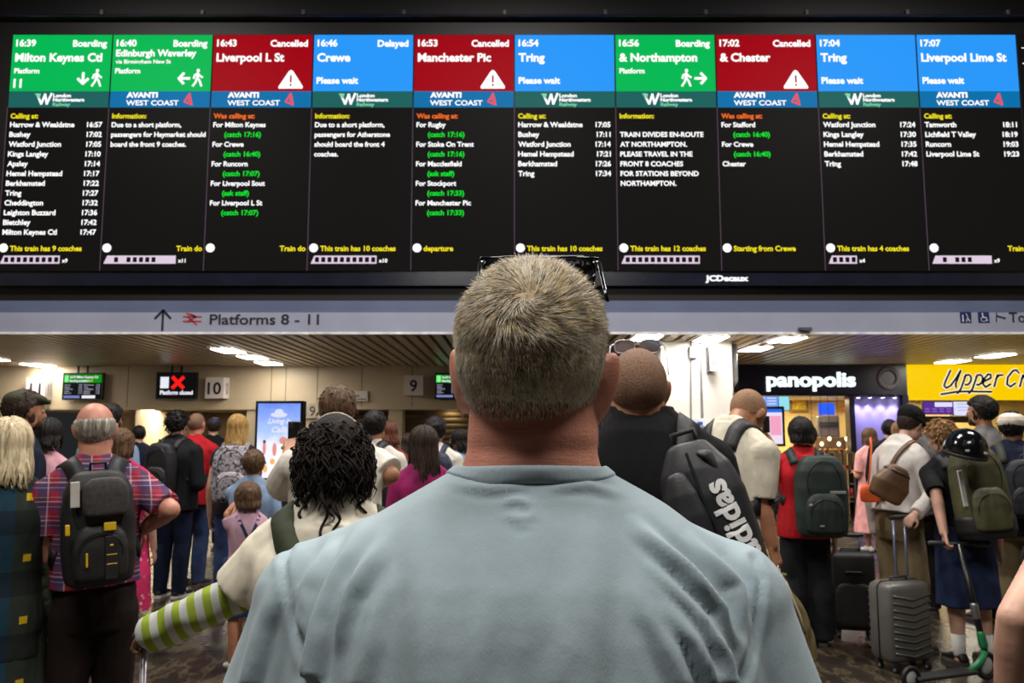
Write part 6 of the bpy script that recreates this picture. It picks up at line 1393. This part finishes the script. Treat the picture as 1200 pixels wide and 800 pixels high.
# ---- luggage
def suitcase(label, c, w, h, d, mat, rz, handle=0, chev=False, tubes=.05, soft=False, hdx=0):
    t = thing('suitcase', label, 'suitcase', c, R(rz)); wh = .06
    m = MB(); m.box((-w/2,-d/2,wh), (w/2,d/2,wh+h), .05 if not soft else .04); o = m.build('shell', mat, t); md = o.modifiers.new('b','BEVEL'); md.width = .012; md.segments = 3; smooth_angle(o, 50)
    if chev:
        for s in (-1,1):
            for j in range(9):
                z = wh+h*(.1+.088*j); m = MB(); m.tube([(-w/2+.03, s*(d/2+.001), z+.025), (0, s*(d/2+.002), z-.008), (w/2-.03, s*(d/2+.001), z+.025)], .009, 8, True, .7, (0,0,1)); m.build('rib', mat, t, True)
    else:
        m = MB(); soft_box(m, (0,-d/2+.0,wh+.04), w*.8, h*.55, .06, .97, .97, 5); fuse(m, 'front_pocket', .008, mat, t, 2); MB().box((-w*.18,-d/2-.03,wh+h*.75), (w*.18,-d/2+.01,wh+h*.77), .003).build('zip', dk, t)
    MB().tube([(-w/2-.002,0,wh+.02), (-w/2-.002,0,wh+h-.03), (-w/2+.03,0,wh+h+.002), (w/2-.03,0,wh+h+.002), (w/2+.002,0,wh+h-.03), (w/2+.002,0,wh+.02)], .005, 8).build('seam', dk, t, True)
    MB().tube([(-.07,0,wh+h), (-.065,0,wh+h+.022), (.065,0,wh+h+.022), (.07,0,wh+h)], .009, 8).build('carry_handle', dk, t, True)
    for sx in (-1,1):
        for sy in (-1,1):
            x, y = sx*(w/2-.05), sy*(d/2-.045); a = MB().disc((x-.011,y,.025), .025, .025, .022, 16, 'Y'); a.v = [(x+(p[1]-y)-.011, y+(p[0]-x), p[2]) for p in a.v]; wl = a.build('wheel', plain('black rubber wheel', (20,20,21), .5), t, False)
            MB().box((x-.02,y-.018,.035), (x+.02,y+.018,wh+.008), .006).build('wheel_fork', dk, wl); 
            b = MB().disc((x-.014,y,.025), .011, .011, .028, 12, 'Y'); b.v = [(x+(p[1]-y)-.014, y+(p[0]-x), p[2]) for p in b.v]; b.build('hub', greyp, wl)
    if handle:
        al = plain('pale blue aluminium tube', (150,158,190), .3, .5)
        for s in (-1,1): MB().tube([(hdx+s*tubes, d*.3, wh+h-.02), (hdx+s*tubes, d*.3, wh+h+handle)], .0085, 10).build('handle_tube', al, t, True)
        MB().caps((hdx-tubes-.02,d*.3,wh+h+handle), (hdx+tubes+.02,d*.3,wh+h+handle), .016, .016, 12).build('grip', dk, t, True)
    return t
c = PZ(1058, 783, 0); suitcase('grey hard-shell suitcase with chevron ribs and raised handle', c, .37, .53, .23, plain('grey ribbed shell', (92,90,86), .4, 0, .06), 18, .42, True, hdx=.095)
c = PZ(1000, 745, 0); suitcase('black soft suitcase standing beside the woman with the dark green backpack', c, .34, .60, .24, plain('black suitcase cloth', (20,20,22), .6, 0, .2, 20), -12, .12, False, .09, True)
c = PZ(960, 622, 0)
# kick scooter held by the teenager
ft = PZ(1157, 797, 0); tp = P(1124, 637, ft.y+.12)
t = thing('kick_scooter', 'black kick scooter with green clamp held by the teenager in denim shorts', 'scooter', ft)
q_ = lambda p: Vector(p)-ft
top_ = q_(tp); bot = Vector((0,0,.16))
MB().tube([bot, top_], .020, 12).build('stem', plain('black scooter stem', (18,18,19), .35), t, True); MB().tube([top_+Vector((-.17,.03,.0)), top_+Vector((.17,-.03,.0))], .013, 10).build('handlebar', plain('black scooter stem', (18,18,19), .35), t, True)
for s in (-1,1): MB().caps(top_+Vector((s*.10,-s*.018,0)), top_+Vector((s*.18,-s*.032,0)), .018, .018, 12).build('grip', dk, t, True)
gs = plain('green scooter paint', (30,120,72), .35); d_ = (top_-bot).normalized()
MB().caps(bot+d_*.06, bot+d_*.13, .028, .026, 14).build('clamp', gs, t, True); MB().caps(bot+d_*.24, bot+d_*.31, .026, .026, 14).build('hose_clamp', plain('steel clamp', (150,150,152), .3, .8), t, True)
MB().tube([bot+d_*.02, Vector((-.06,-.03,.12)), Vector((-.14,-.06,.075))], [.022,.024,.022], 10).build('neck', gs, t, True)
m = MB(); m.box((-.62,-.055,.06), (-.12,.055,.085), .01); m.xf(Matrix.Rotation(R(20),4,'Z')); m.build('deck', plain('black scooter deck', (24,24,25), .7), t)
def wheel(x, y, r):
    pts = [(x+r*math.cos(a)*.94, y+r*math.cos(a)*.34, r+.018+r*math.sin(a)) for a in np.linspace(0, 2*math.pi, 26)]; w = MB().tube(pts, .016, 8).build('wheel', plain('black rubber wheel', (20,20,21), .5), t, True); MB().ell((x,y,r+.018), (r*.75,.016,r*.75), (0,0,R(20)), 16, 8).build('hub', plain('pale scooter hub', (170,172,170), .4), w, True)
wheel(.0,.0,.075); wheel(-.60,-.22,.06); MB().tube([Vector((0,.0,.17)), Vector((.0,.035,.12)), Vector((0,.03,.09))], .012, 8).build('fork', dk, t, True)
